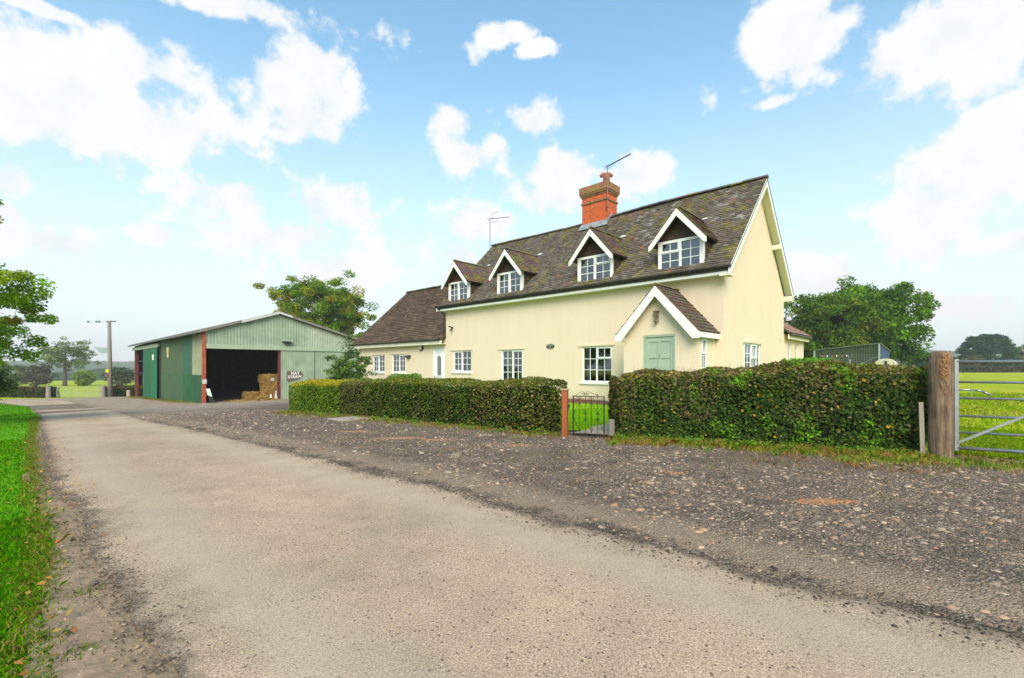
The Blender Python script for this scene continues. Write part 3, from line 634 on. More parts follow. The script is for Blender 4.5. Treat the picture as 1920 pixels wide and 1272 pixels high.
ridge_tiles(mr_, (X0, 3.4, 8.0), (X1+.01, 3.4, 8.0), .12, .4, sag=rsag)
main_roof = mr_.build('roof', TILE, house, col=True)
ar = MB(); A0, AR = (-.3, 2.70), (3.75, 6.36); avd = (0, AR[0]-A0[0], AR[1]-A0[1]); avl = math.hypot(*avd[1:])
slab(ar, [(-21.95, A0[0], A0[1]), (-13.1, A0[0], A0[1]), (-13.1, AR[0], AR[1]), (-21.95, AR[0], AR[1])], .06)
slab(ar, [(-21.95, 7.8, A0[1]), (-21.95, AR[0], AR[1]), (-13.1, AR[0], AR[1]), (-13.1, 7.8, A0[1])], .06)
tiles(ar, (-21.97, A0[0], A0[1]), (1, 0, 0), avd, 8.87, avl, .165, .26, c_ann, thick=.026)
ridge_tiles(ar, (-21.97, 3.75, 6.44), (-13.1, 3.75, 6.44), .12, .4, (.10, .075, .06))
ar.build('annexe_roof', TILE2, house, col=True)
# rear extension roof
er = MB()
slab(er, [(.26, 6.85, 2.72), (.26, 10.6, 2.72), (-1.7, 8.8, 4.1), (-1.7, 6.85, 4.1)], .05); slab(er, [(.26, 10.6, 2.72), (-6.2, 10.6, 2.72), (-4.2, 8.8, 4.1), (-1.7, 8.8, 4.1)], .05)
tv = Vector((-1.96, 0, 1.38)); tiles(er, (.26, 6.85, 2.74), (0, 1, 0), tv, 3.75, tv.length, .2, .25, lambda a, v: tuple(x*random.uniform(.8, 1.25) for x in (.30, .19, .14)), lambda a, v: a < 3.75-v*.75)
er.build('extension_roof', TILE2, house, col=True)
t = MB(); t.box(.14, .17, 6.85, 10.5, 2.5, 2.68); t.box(-6, .14, 10.47, 10.5, 2.5, 2.68); t.build('fascia', CREAMTRIM, house)
t = MB(); t.cyl((.24, 6.9, 2.68), (.24, 10.6, 2.68), .055, n=8); t.build('gutter', BLACK, house)

# fascia, gutters, bargeboards
t = MB(); t.box(-13.3, .26, -.31, -.285, 4.07, 4.24); t.box(-13.3, .26, -.285, .0, 4.07, 4.09); t.build('fascia', WHITE, house, bevel=.004)
t = MB(); t.box(-21.9, -13.12, -.27, -.245, 2.48, 2.66); t.box(-21.9, -13.12, -.245, .03, 2.48, 2.5); t.build('fascia', CREAMTRIM, house)
def gutter(x0, x1, y, z, r=.055):
    m = MB(); n = 8; k = 12
    for j in range(k):
        a, b = x0+(x1-x0)*j/k, x0+(x1-x0)*(j+1)/k; vs = []
        for xx in (a, b):
            for rr_ in (r, r-.008):
                for i in range(n+1): tt = math.pi*(1+i/n); vs.append((xx, y+rr_*math.cos(tt), z+rr_*math.sin(tt)))
        M_ = n+1; fs = []
        for i in range(n): fs += [(i, 2*M_+i, 2*M_+i+1, i+1), (M_+i, M_+i+1, 3*M_+i+1, 3*M_+i)]
        fs += [(0, M_, 3*M_, 2*M_), (n, 2*M_+n, 3*M_+n, M_+n)]; m.add(vs, fs)
        m.box(a-.02, a+.02, y-r-.006, y+.05, z-r-.008, z-.012)
    m.cyl((x0-.01, y, z-.0), (x0, y, z), r, n=12); m.cyl((x1, y, z), (x1+.01, y, z), r, n=12)
    return m.build('gutter', BLACK, house)
gutter(-13.4, .31, -.385, 4.30, .065); gutter(-22.0, -13.2, -.34, 2.73, .065)
t = MB(); t.tube([(-13.2, -.38, 4.26), (-13.2, -.38, 4.16), (-13.17, -.09, 3.98), (-13.17, -.07, 2.82), (-13.25, -.2, 2.74)], .034, 8)
for z in (3.7, 3.1): t.box(-13.22, -13.12, -.11, -.0, z, z+.03)
t.build('downpipe', BLACK, house)
t = MB(); t.tube([(-21.75, -.33, 2.68), (-21.75, -.33, 2.58), (-21.66, -.06, 2.4), (-21.66, -.04, -.8)], .034, 8); t.build('downpipe', BLACK, house)
def barge(x, t_, name='bargeboard', y0=-.38, ym=3.4, y1=7.18, ze=4.22, zr=7.90, wd=.2, mat=WHITE, parent=None, boxend=True):
    m = MB(); k = (zr-ze)/(ym-y0); dn = wd*math.sqrt(1+k*k)
    for s, ya in ((1, y0), (-1, y1)):
        P4 = [(x, ya, ze), (x, ym, zr), (x, ym, zr-dn), (x, ya, ze-dn*.62)] if not boxend else [(x, ya, ze), (x, ym, zr), (x, ym, zr-dn), (x, ya+s*.2, ze-dn+k*.2), (x, ya+s*.0, ze-dn*.62)]
        if s < 0: P4 = P4[::-1]
        m.prism(P4, (t_, 0, 0))
    return m.build(name, mat, parent or house)
barge(.255, .03); barge(-13.37, .03)
t = MB(); k = (7.90-4.22)/3.78       # soffits under the verge
for s, ya in ((1, -.3), (-1, 7.1)):
    P4 = [(.0, ya, 4.14), (.255, ya, 4.14), (.255, 3.4, 7.75), (.0, 3.4, 7.75)]
    if s < 0: P4 = P4[::-1]
    t.prism(P4, (0, 0, -.02))
t.build('soffit', CREAMTRIM, house)
for b_ in ((.0, .30, -.37, .0, 4.02, 4.075), (.0, .26, 6.8, 7.15, 4.0, 4.2), (0, .3, 5.1, 5.32, 5.78, 5.95)): t = MB(); t.box(*b_); t.build('purlin_end' if b_[2] > 5 and b_[2] < 6 else 'eaves_box', CREAMTRIM, house)

# ---- chimney
ch = MB(); CX0, CX1, CY0, CY1 = -7.16, -5.90, 3.0, 3.86
ch.box(CX0, CX1, CY0, CY1, 7.2, 9.0); cm = ch.build('chimney', BRICK, house)
cp = MB()
for (e, z0, z1) in ((.045, 8.60, 8.67), (.035, 8.90, 8.975), (.075, 8.977, 9.05), (.10, 9.053, 9.36)): cp.box(CX0-e, CX1+e, CY0-e, CY1+e, z0, z1)
cp.lathe([(.5, 9.36), (.42, 9.40), (.1, 9.43)], ((CX0+CX1)/2, (CY0+CY1)/2, 0), 12); cp.build('chimney_cap', BRICKM, cm)
pt = MB(); POT = (-6.17, 3.43, 0); pt.lathe([(.17, 9.38), (.15, 9.72), (.15, 9.80), (.12, 9.82)], POT, 16)
for a in (R(40), R(220)):    # horned cowl
    d = Vector((math.cos(a), math.sin(a), 0)); c0 = Vector((POT[0], POT[1], 9.84)); pv = c0
    for i in range(1, 6): q = c0+d*(.05*i)+Vector((0, 0, .07*math.sin(i/5*math.pi)-.015*i)); pt.cyl(pv, q, .10-.004*i, .10-.004*(i+1), 10); pv = q
pt.build('chimney_pot', pm('terracotta', (.36, .13, .08), (.26, .11, .08), 6, .85, .3), cm, True)
fl = MB(); fl.prism([(CX0-.12, 2.86, 7.45), (CX1+.14, 2.86, 7.45), (CX1+.04, 2.985, 7.72), (CX0-.04, 2.985, 7.72)], (0, -.012, .012))
fl.prism([(CX1+.012, 2.95, 7.50), (CX1+.012, 3.4, 7.98), (CX1+.012, 3.4, 8.12), (CX1+.012, 2.95, 7.72)], (.012, 0, 0)); fl.build('flashing', LEAD, cm)
def aerial(x, y, z0, z1, yaw, L_, nd, tilt=0, dl=.12, sparse=False):
    m = MB(); m.cyl((x, y, z0), (x, y, z1), .019, n=6); d = Vector((math.cos(yaw), math.sin(yaw), tilt)).normalized(); s = d.cross(Vector((0, 0, 1))).normalized(); p = Vector((x, y, z1-.06)); q = p+d*L_
    m.cyl(p-d*.18, q, .013, n=5)
    for i in range(nd): c = p.lerp(q, (i+1)/(nd+.2)); m.cyl(c-s*dl/2+Vector((0,0,0)), c+s*dl/2, .008, n=4); m.cyl(c-Vector((0, 0, .03)), c+Vector((0, 0, .03)), .009, n=4)
    if sparse:
        for dz in (.28, -.22): m.cyl(p+d*.1+Vector((0, 0, dz)), p+d*.5+Vector((0, 0, dz+.06)), .01, n=4)
        m.cyl(p+d*.12+Vector((0, 0, -.22)), p+d*.12+Vector((0, 0, .28)), .008, n=4)
    else:
        m.cyl(p-d*.02-s*.15, p-d*.02+s*.15, .008, n=4); m.tube([p-d*.15+Vector((0, 0, -.06)), p+d*.1+Vector((0, 0, -.14)), p+d*.35+Vector((0, 0, -.04))], .008, 4)
    return m.build('tv_aerial', pm('aluminium', (.16, .16, .17), (.08, .08, .085), 9, .5, 0, metal=.5), house)
aerial(-5.80, 2.93, 8.05, 10.02, R(-16), 1.35, 20)
aerial(-13.42, 3.3, 7.3, 9.5, R(25), 1.1, 6, 0.0, .2, True)
t = MB(); t.box(-5.87, -5.78, 2.9, 3.0, 8.55, 8.58); t.box(-5.87, -5.78, 2.9, 3.0, 8.2, 8.23); t.build('aerial_bracket', BLACK, house)

# ---- dormers
def dormer(c, kind):
    hw = .74; zs, zt, zp = 4.45, 5.42, 6.16      # sill, eaves of the face, apex of the boarding
    b = MB(); f = MB(); ye = .04
    yb = lambda z: E0[0]+(z-E0[1])*vd[1]/vd[2]
    # cheeks
    for s in (-1, 1):
        x = c+s*hw; N_ = 7
        for i in range(N_):
            z0 = zs-.05+(zt-zs+.05)*i/N_; z1 = zs-.05+(zt-zs+.05)*(i+1)/N_
            q = [(x, ye, z0), (x, max(ye, yb(z0))+.05, z0), (x, max(ye, yb(z1))+.05, z1), (x, ye, z1)]; o = s*.012
            q = [(q[0][0]+o, *q[0][1:]), (q[1][0]+o, *q[1][1:]), q[2], q[3]]
            b.add(q+[(x-s*.05, q[0][1], z0)], [(0, 1, 2, 3) if s > 0 else (3, 2, 1, 0)])
    # boarded gable
    N_ = 6
    for i in range(N_):
        z0 = zt+(zp-zt)*i/N_; z1 = zt+(zp-zt)*(i+1)/N_; w0 = hw*(zp-z0)/(zp-zt); w1 = hw*(zp-z1)/(zp-zt)
        b.quad((c-w0, ye-.012, z0), (c+w0, ye-.012, z0), (c+w1, ye, z1), (c-w1, ye, z1)); b.quad((c-w0, ye, z0), (c+w0, ye, z0), (c+w0, ye-.012, z0), (c-w0, ye-.012, z0))
    d = b.build('dormer', BOARD, house)
    if kind == 0: li = two(3, True, True)
    elif kind == 1: li = two(3, True, True)
    elif kind == 2: li = [(0, .52, 0, 1, 2, 3, True), (.52, 1, 0, .66, 2, 2, False), (.52, 1, .66, 1, 2, 1, True)]
    else: li = [(0, .48, 0, .62, 2, 2, False), (0, .48, .62, 1, 2, 1, True), (.48, 1, 0, 1, 2, 3, True)]
    P = mapper('x', ye-.06); fr = MB(); 
    ww = window(d, 'x', -.06, c-hw+.04, c+hw-.04, zs, zt, li, dep=.05, sill=False, lintel=False, name='window_frame')
    for ch_ in list(ww.children): ch_.parent = d
    s = MB()
    for q in (-1, 1): s.box(min(c+q*hw, c+q*(hw-.05)), max(c+q*hw, c+q*(hw-.05)), -.055, .05, zs-.05, zt)
    s.box(c-hw, c+hw, -.10, .04, zs-.10, zs-.003); s.build('window_surround', WHITE, d)
    n = 8; cu = MB()
    for i in range(n):
        for (u0, u1) in ((c-hw+.1, c-hw+.42),) if kind < 2 else (((c-hw+.1, c-hw+.3),)):
            a0_, a1_ = u0+(u1-u0)*i/n, u0+(u1-u0)*(i+1)/n; cu.quad((a0_, .14+.02*(i % 2), zs+.02), (a1_, .14+.02*((i+1) % 2), zs+.02), (a1_, .14+.02*((i+1) % 2), zt-.02), (a0_, .14+.02*(i % 2), zt-.02))
    if kind != 3: cu.build('curtain', CURT, d)
    # roof
    OV, ez, rz_ = -.32, 5.30, 6.36; eh = .93; r = MB(); k = (rz_-ez)/eh
    yr = yb(rz_)+.12; yE = yb(ez)+.10; sl = math.hypot(eh, rz_-ez)
    for s in (-1, 1):
        A = (c+s*eh, OV, ez); B = (c+s*eh, yE, ez); C_ = (c, yr, rz_); D = (c, OV, rz_); q = [A, B, C_, D] if s > 0 else [D, C_, B, A]
        slab(r, q, .045, (.10, .06, .045))
        Lm = yr-OV
        colf = (lambda a, v: tuple(x*random.uniform(.7, 1.3) for x in ((.15, .10, .085) if noise.noise(Vector((a*2+c, v*2, s))) < .12 else (.19, .16, .05))))
        if s > 0: tiles(r, (c+eh, OV, ez), (0, 1, 0), (-eh, 0, rz_-ez), Lm, sl, .11, .155, colf, lambda a, v: a < (yE-OV)+(yr-yE)*v/sl)
        else: tiles(r, (c-eh, yr, ez), (0, -1, 0), (eh, 0, rz_-ez), Lm, sl, .11, .155, colf, lambda a, v: Lm-a < (yE-OV)+(yr-yE)*v/sl)
    ridge_tiles(r, (c, OV-.01, rz_+.05), (c, yr+.02, rz_+.05), .075, .3, (.17, .14, .09))
    r.build('tiled_roof', TILE, d, col=True)
    lf = MB(); lf.prism([(c-.10, yr-.02, rz_+.10), (c+.16, yr+.05, rz_+.12), (c+.02, yr+.12, rz_+.2)], (0, -.02, .02)); lf.build('flashing', WHITE, d)
    bb = MB(); wd = .15; dn = wd*math.sqrt(1+k*k); zt_ = rz_-.05; zb = ez-.05+.0
    for s in (-1, 1):
        q = [(c+s*eh, OV-.012, zb), (c+s*eh, OV-.012, zb-.15), (c+s*(eh-.09), OV-.012, zb-dn+.10*k), (c, OV-.012, zt_-dn), (c, OV-.012, zt_)]
        bb.prism(q if s < 0 else q[::-1], (0, -.028, 0))
    bb.build('bargeboard', WHITE, d)
for kd, c in enumerate(DC): dormer(c, kd)

# ---- porch
px0, px1, pd, pc = -2.60, -.27, -1.30, -1.43
pw = MB()
PD = (-1.93, -.92, .02, 2.38)
wall(pw, 'x', pd, px0, px1, -.5, 2.32, [(PD[0], PD[1], -.5, PD[3])] if False else [(PD[0], PD[1], PD[2], 2.3199)], rev=.09)
# gable above the door, with the door head let in
pw.add([(px0, pd, 2.32), (px1, pd, 2.32), (px1, pd, 2.36), (pc, pd, 3.62), (px0, pd, 2.36)], [(0, 1, 2, 3, 4)])
PW = (-1.02, -.62, .6, 2.20)
wall(pw, 'y', px1, pd, 0, -.5, 2.36, [PW], rev=.06)
pw.add([(px0, 0, -.5), (px0, pd, -.5), (px0, pd, 2.36), (px0, 0, 2.36)], [(0, 1, 2, 3)])
pw.box(px0+.1, px1-.1, -.12, -.08, -.3, 2.3)
pw.box(px1+.001, px1+.02, pd-.001, pd+.12, -.4, 2.28); pw.box(px1+.001, px1+.03, -.2, -.06, -.4, 2.25)
po = pw.build('porch', CREAM, house)
d = MB(); P = mapper('x', pd); a0, a1, z0, z1 = PD[0], PD[1], PD[2], 2.3199
bx(d, P, a0, a0+.06, .01, .09, z0, z1); bx(d, P, a1-.06, a1, .01, .09, z0, z1); bx(d, P, a0+.06, a1-.06, .01, .09, z1-.06, z1)
st_ = .09; x0, x1 = a0+.065, a1-.065; mid = (x0+x1)/2; zr = [z0, z0+.2, z0+.95, z0+1.08, z0+1.43+.3, z0+1.86, z1-.16, z1-.065]
bx(d, P, x0, x0+st_, .045, .085, z0, z1-.065); bx(d, P, x1-st_, x1, .045, .085, z0, z1-.065); bx(d, P, mid-.055, mid+.055, .045, .085, z0, z1-.065)
rails = [(z0, z0+.2), (z0+.78, z0+.9), (1.62, 1.72), (z1-.2, z1-.065)]
for q in rails:
    for (l, r) in ((x0+st_, mid-.055), (mid+.055, x1-st_)): bx(d, P, l, r, .045, .085, *q)
for q in ((z0+.2, z0+.78), (z0+.9, 1.62), (1.72, z1-.2)):
    for (l, r) in ((x0+st_, mid-.055), (mid+.055, x1-st_)): bx(d, P, l, r, .068, .08, *q)
dd = d.build('front_door', SAGE, po, bevel=.003)
k = MB(); k.box(mid-.008, mid+.008, pd+.03, pd+.046, 1.60, 1.74); k.build('door_knocker', pm('dull_brass', (.25, .28, .2), None, 5, .4, 0, metal=.5), po)
w2 = window(po, 'y', px1, *PW, [(0, 1, 0, .70, 2, 3, False), (0, 1, .72, 1, 2, 1, True)], dep=.03, lintel=False, name='window_frame', fw=.04)
for c_ in list(w2.children): c_.parent = po
k = MB(); k.box(px1-.14, px1-.12, PW[0]+.03, PW[1]-.03, .62, 2.18); k.build('blind', pm('straw_blind', (.34, .28, .16), (.24, .2, .12), 40, .9, .3, stretch=(1, 8, .2)), po)
r = MB(); OV, ez, rz_, eh = -1.52, 2.36, 3.80, 1.32; sl = math.hypot(eh, rz_-ez)
for s in (-1, 1):
    q = [(pc+s*eh, OV, ez), (pc+s*eh, -.001, ez), (pc, -.001, rz_), (pc, OV, rz_)]; slab(r, q if s > 0 else q[::-1], .05, (.2, .11, .08))
    cf = lambda a, v: tuple(x*random.uniform(.75, 1.25) for x in (.115, .085, .065))
    if s > 0: tiles(r, (pc+eh, OV, ez), (0, 1, 0), (-eh, 0, rz_-ez), -OV, sl, .15, .2, cf, thick=.02)
    else: tiles(r, (pc-eh, 0, ez), (0, -1, 0), (eh, 0, rz_-ez), -OV, sl, .15, .2, cf, thick=.02)
ridge_tiles(r, (pc, OV-.01, rz_+.045), (pc, 0, rz_+.045), .08, .3, (.14, .12, .07)); r.build('tiled_roof', TILE2, po, col=True)
bb = MB(); k = (rz_-ez)/eh; dn = .2*math.sqrt(1+k*k)
for s in (-1, 1):
    q = [(pc+s*eh, OV-.01, ez-.04), (pc+s*eh, OV-.01, ez-.20), (pc+s*(eh-.2), OV-.01, ez-.20), (pc, OV-.01, rz_-.05-dn), (pc, OV-.01, rz_-.05)]
    bb.prism(q if s < 0 else q[::-1], (0, -.03, 0)); x = pc+s*(eh-.03); bb.box(min(x, x+s*.03), max(x, x+s*.03), OV-.01, -.002, ez-.17, ez-.02)
    bb.box(min(pc+s*1.12, pc+s*1.29), max(pc+s*1.12, pc+s*1.29), OV+.01, pd-.002, ez-.17, ez-.06)
bb.build('bargeboard', WHITE, po)
l = MB(); lx, ly, lz = -1.47, pd-.09, 2.86; l.box(lx-.06, lx+.06, ly-.05, ly+.05, lz-.16, lz-.14); l.box(lx-.075, lx+.075, ly-.065, ly+.065, lz+.14, lz+.17); l.box(lx-.02, lx+.02, ly+.02, ly+.09, lz-.05, lz+.05)
for a in (-.06, .06):
    for b_ in (-.05, .05): l.cyl((lx+a, ly+b_, lz-.15), (lx+a, ly+b_, lz+.15), .008, n=4)
l.cyl((lx, ly, lz-.23), (lx, ly, lz-.16), .015, .03, 6); l.cyl((lx, ly, lz-.12), (lx, ly, lz+.08), .028, n=8); l.build('lantern', pm('aged_brass', (.22, .18, .12), (.12, .1, .07), 9, .5, .1, metal=.4), po)

# ---- small fittings on the front
t = MB(); t.cyl((-15.13, .03, 2.36), (-15.13, -.06, 2.36), .16, .15, 20); t.build('round_wall_lamp', BLACK, house)
t = MB(); t.lathe([(.125, 0), (.10, .04), (.04, .06)], (0, 0, 0), 18); o = t.build('lamp_glass', pm('frosted_glass', (.55, .58, .50), None, 3, .3, 0), house, True); o.location = (-15.13, -.062, 2.36); o.rotation_euler = (R(90), 0, 0)
t = MB(); t.box(-16.32, -16.12, -.1, .03, 1.84, 2.0); t.cyl((-16.3, -.03, 1.92), (-16.42, -.1, 1.92), .05, .06, 10); t.build('wall_light', BLACK, house, bevel=.006)
t = MB(); t.box(-12.62, -12.56, -.06, 0, 3.22, 3.3); t.cyl((-12.59, -.05, 3.26), (-12.65, -.2, 3.32), .03, .035, 8); t.cyl((-12.56, -.06, 3.22), (-12.52, -.16, 3.12), .035, .05, 10); t.build('security_light', BLACK, house)
t = MB(); t.lathe([(.02, 0), (.045, .02), (.02, .06)], (0, 0, 0), 10); o = t.build('gable_vent', CREAMTRIM, house); o.location = (.02, 6.2, 2.5); o.rotation_euler = (0, R(90), 0)
t = MB(); t.prism([(-6.58+.2*math.cos(a), -.001, 2.17+.1*math.sin(a)) for a in np.linspace(0, 2*math.pi, 28)[:-1]], (0, -.018, 0)); pq = t.build('name_plaque', BLACK, house)
t = MB()
for s, nl in ((1, 9), (-1, 7)):
    for i in range(nl):
        a = R(90)+s*0+R(-52+104*i/(nl-1)); a = a if s > 0 else -a; x = -6.58+.145*math.cos(a); z = 2.165+.068*math.sin(a)
        t.box(x-.010, x+.008, -.023, -.019, z-.013, z+.013)
t.box(-6.605, -6.555, -.023, -.019, 2.145, 2.185); t.build('plaque_marks', pm('pale_enamel', (.6, .6, .55), None, 3, .5, 0), pq)

# ------------------------------------------------------------------ barn
BA = math.atan2(.72083, .69311)
barn = empty('barn', (-20.4, 31.0, 0), BA, 'green corrugated metal farm barn with open sliding doors and straw inside', 'barn')
def bw(x, y, z=0): v = Vector((-20.4+.69311*x-.72083*y, 31+.72083*x+.69311*y, z)); return v
SHEETM = vcm('painted_steel_sheet', .55, 0, 1.3, .22, .15, 20, .35)
RUST = pm('red_oxide_steel', (.42, .075, .03), (.28, .05, .025), 4, .7, .2)
MAROON = pm('maroon_steel', (.16, .025, .025), (.09, .02, .02), 4, .7, .2)
FIBRE = pm('fibre_cement', (.24, .22, .19), (.14, .13, .11), 3, .9, .4, 20, .01)
FLASH = pm('pale_flashing', (.52, .52, .50), (.42, .42, .40), 3, .6, .1)
SAGEM = pm('sage_steel_trim', (.36, .43, .30), (.31, .37, .26), 2, .6, .05)
DARK = pm('dark_gap', (.012, .012, .012), None, 4, .9, 0)
roofz = lambda x: 3.68+(x+.25)*(5.30-3.68)/4.92 if x < 4.67 else 5.30-(x-4.67)*.2755
def corr(mb, ax, at, a0, a1, zb, zt, col, pitch=.2, amp=.014, sgn=1):
    n = max(1, int(round((a1-a0)/(pitch/4)))); f = zt if callable(zt) else (lambda a: zt); g = zb if callable(zb) else (lambda a: zb); vs = []
    for i in range(n+1):
        a = a0+(a1-a0)*i/n; o = at+sgn*amp*math.sin(2*math.pi*a/pitch)
        for z in (g(a), f(a)): vs.append((a, o, z) if ax == 'x' else (o, a, z))
    k = len(mb.v); mb.v += vs
    for i in range(n):
        mb.f.append((k+2*i, k+2*i+2, k+2*i+3, k+2*i+1)); mb.c.append(col(a0+(a1-a0)*(i+.5)/n) if callable(col) else col)
S1, S2 = (.27, .33, .235), (.34, .385, .29)
jc = lambda c, s: (lambda a: tuple(q*(1+.07*noise.noise(Vector((math.floor(a/.95)*3.3, s, 0)))) for q in c))
m = MB()
corr(m, 'x', 0, .12, 6.75, 2.86, lambda x: roofz(x)-.06, jc(S1, 1)); corr(m, 'x', 0, 6.75, 12.1, 2.86, lambda x: roofz(x)-.06, jc(S2, 2))
corr(m, 'x', .02, 9.7, 12.1, -1.5, 2.86, jc(S1, 3)); m.build('front_cladding', SHEETM, barn, col=True)
m = MB()
corr(m, 'y', 0, .15, 3.0, .83, 3.62, jc((.26, .28, .17), 4)); corr(m, 'y', 0, .15, 3.0, -1.6, .83, jc((.022, .08, .04), 5)); corr(m, 'y', 0, 3.0, 5.8, -1.7, .86, jc((.02, .095, .03), 6)); corr(m, 'y', 0, 3.0, 5.8, .86, 3.62, jc((.03, .10, .065), 7))
corr(m, 'y', 0, 5.8, 13.9, -1.9, .9, jc((.045, .098, .042), 8)); corr(m, 'y', .004, 5.8, 13.9, .9, 3.62, jc((.06, .10, .042), 9)); m.build('side_cladding', SHEETM, barn, col=True)
m = MB(); corr(m, 'y', -.16, 14.6, 21.7, -2.0, 3.2, lambda a: (.004, .13, .055) if a < 17.5 else (.012, .10, .045), pitch=.3); d = m.build('side_sliding_door', SHEETM, barn, col=True)
m = MB(); m.box(-.2, -.185, 16.0, 16.7, 2.0, 2.5); m.build('notice', WHITE, d)
m = MB(); m.box(-.22, -.02, 13.9, 27.9, 3.2, 3.42); m.box(-.22, -.2, 13.9, 27.9, 3.1, 3.2); m.build('door_track', SAGEM, barn)
m = MB(); m.box(-.03, .25, 27.3, 27.75, -2.6, 3.6); m.build('side_post', MAROON, barn); m = MB(); m.box(.0, .25, 21.6, 21.8, -2.6, 3.6); m.build('side_post', MAROON, barn)
m = MB(); m.box(.1, .2, 21.7, 27.3, .6, .8); m.box(.1, .2, 21.7, 27.3, 1.9, 2.05); m.build('side_rail', DARK, barn)
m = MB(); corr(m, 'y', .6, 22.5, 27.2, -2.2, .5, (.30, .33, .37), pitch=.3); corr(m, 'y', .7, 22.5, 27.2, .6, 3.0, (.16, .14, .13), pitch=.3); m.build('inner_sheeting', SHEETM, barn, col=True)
m = MB(); m.box(-.02, .1, 13.88, 14.65, -2.2, 3.6); m.build('gap_shade_panel', DARK, barn)  # solid near-black box fills the gap; its shade is put into the colour
m = MB(); m.box(-.06, .13, -.06, .16, -1.5, 3.68); p = m.build('corner_post', RUST, barn)
m = MB(); m.box(-.09, .17, -.09, -.06, .25, .55); m.build('post_bracket', FLASH, p)
m = MB(); m.box(4.72, 4.88, -.02, .2, -1.4, 2.66); m.build('door_post', MAROON, barn)
m = MB(); m.box(.14, 12.1, -.16, -.03, 2.66, 2.90); m.box(.14, 12.1, -.18, -.16, 2.6, 2.68); m.build('door_track', SAGEM, barn)
for (a0, a1) in ((4.87, 7.27), (7.33, 9.75)):
    m = MB(); corr(m, 'x', -.10, a0, a1, -1.0 if a0 < 6 else -.98, 2.66, jc(S1, a0), pitch=.15, amp=.010); dd = m.build('front_sliding_door', SHEETM, barn, col=True)
    m = MB(); m.box(a0-.02, a0, -.13, -.06, -1.0, 2.6); m.box(a1, a1+.02, -.13, -.06, -1.0, 2.6); m.build('door_edge', SAGEM if a0 < 6 else DARK, dd)
# back and far walls, floor
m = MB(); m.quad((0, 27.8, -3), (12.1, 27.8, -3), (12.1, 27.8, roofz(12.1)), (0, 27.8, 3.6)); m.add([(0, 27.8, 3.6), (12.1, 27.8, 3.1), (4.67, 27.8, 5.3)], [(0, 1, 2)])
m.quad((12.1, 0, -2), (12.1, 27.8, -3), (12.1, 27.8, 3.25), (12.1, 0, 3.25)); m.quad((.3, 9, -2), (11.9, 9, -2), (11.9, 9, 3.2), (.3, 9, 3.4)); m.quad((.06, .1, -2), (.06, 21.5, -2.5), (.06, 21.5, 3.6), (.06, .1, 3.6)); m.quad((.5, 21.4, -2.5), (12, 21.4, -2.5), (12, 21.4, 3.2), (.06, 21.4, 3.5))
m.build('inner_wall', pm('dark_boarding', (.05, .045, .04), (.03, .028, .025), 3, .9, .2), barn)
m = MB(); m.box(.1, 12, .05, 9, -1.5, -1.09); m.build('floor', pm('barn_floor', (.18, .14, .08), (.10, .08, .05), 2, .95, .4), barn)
# roof
m = MB()
for (xa, xb) in ((-.45, 4.67), (12.5, 4.67)):
    za, zb_ = roofz(xa), roofz(xb); q = [(xa, -.22, za), (xa, 28.1, za), (xb, 28.1, zb_), (xb, -.22, zb_)]
    m.prism(q if xa > 4 else q[::-1], (0, 0, .07))
    n = 60
    for i in range(n): 
        y = -.2+28.3*i/n; m.prism([(xa, y, za+.07), (xa, y+.2, za+.07), (xb, y+.2, zb_+.07), (xb, y, zb_+.07)][::(1 if xa > 4 else -1)], (0, 0, .03))
m.build('roof', FIBRE, barn)
m = MB()
def verge(x0, x1, mat_mb, t=.17): mat_mb.prism([(x0, -.30, roofz(x0)+.13), (x0, -.30, roofz(x0)+.13-t), (x1, -.30, roofz(x1)+.13-t), (x1, -.30, roofz(x1)+.13)][::-1], (0, .06, 0))
verge(-.45, 2.2, m); m.build('verge_trim', FIBRE, barn); m = MB(); verge(5.6, 12.5, m); m.build('verge_trim', FIBRE, barn)
m = MB(); verge(2.2, 4.67, m, .2); verge(4.67, 5.6, m, .16); m.build('ridge_flashing', FLASH, barn)
m = MB(); m.tube([(-.52, -.2, 3.58), (-.52, 28, 3.58)], .07, 8); m.build('gutter', pm('grey_gutter', (.12, .13, .12), None, 4, .6, 0), barn)
m = MB(); m.box(4.9, 5.6, -.45, -.05, 3.28, 3.33); l = m.build('lamp_hood', FLASH, barn); m = MB(); m.box(5.08, 5.42, -.33, -.12, 3.05, 3.22); m.build('floodlight', BLACK, l)
m = MB(); m.box(-.08, -.02, 10.6, 11.2, 2.55, 3.0); m.box(-.07, -.02, 10.65, 11.15, 2.15, 2.5); m.build('junction_box', pm('cream_box', (.6, .55, .30), None, 4, .6, 0), barn)

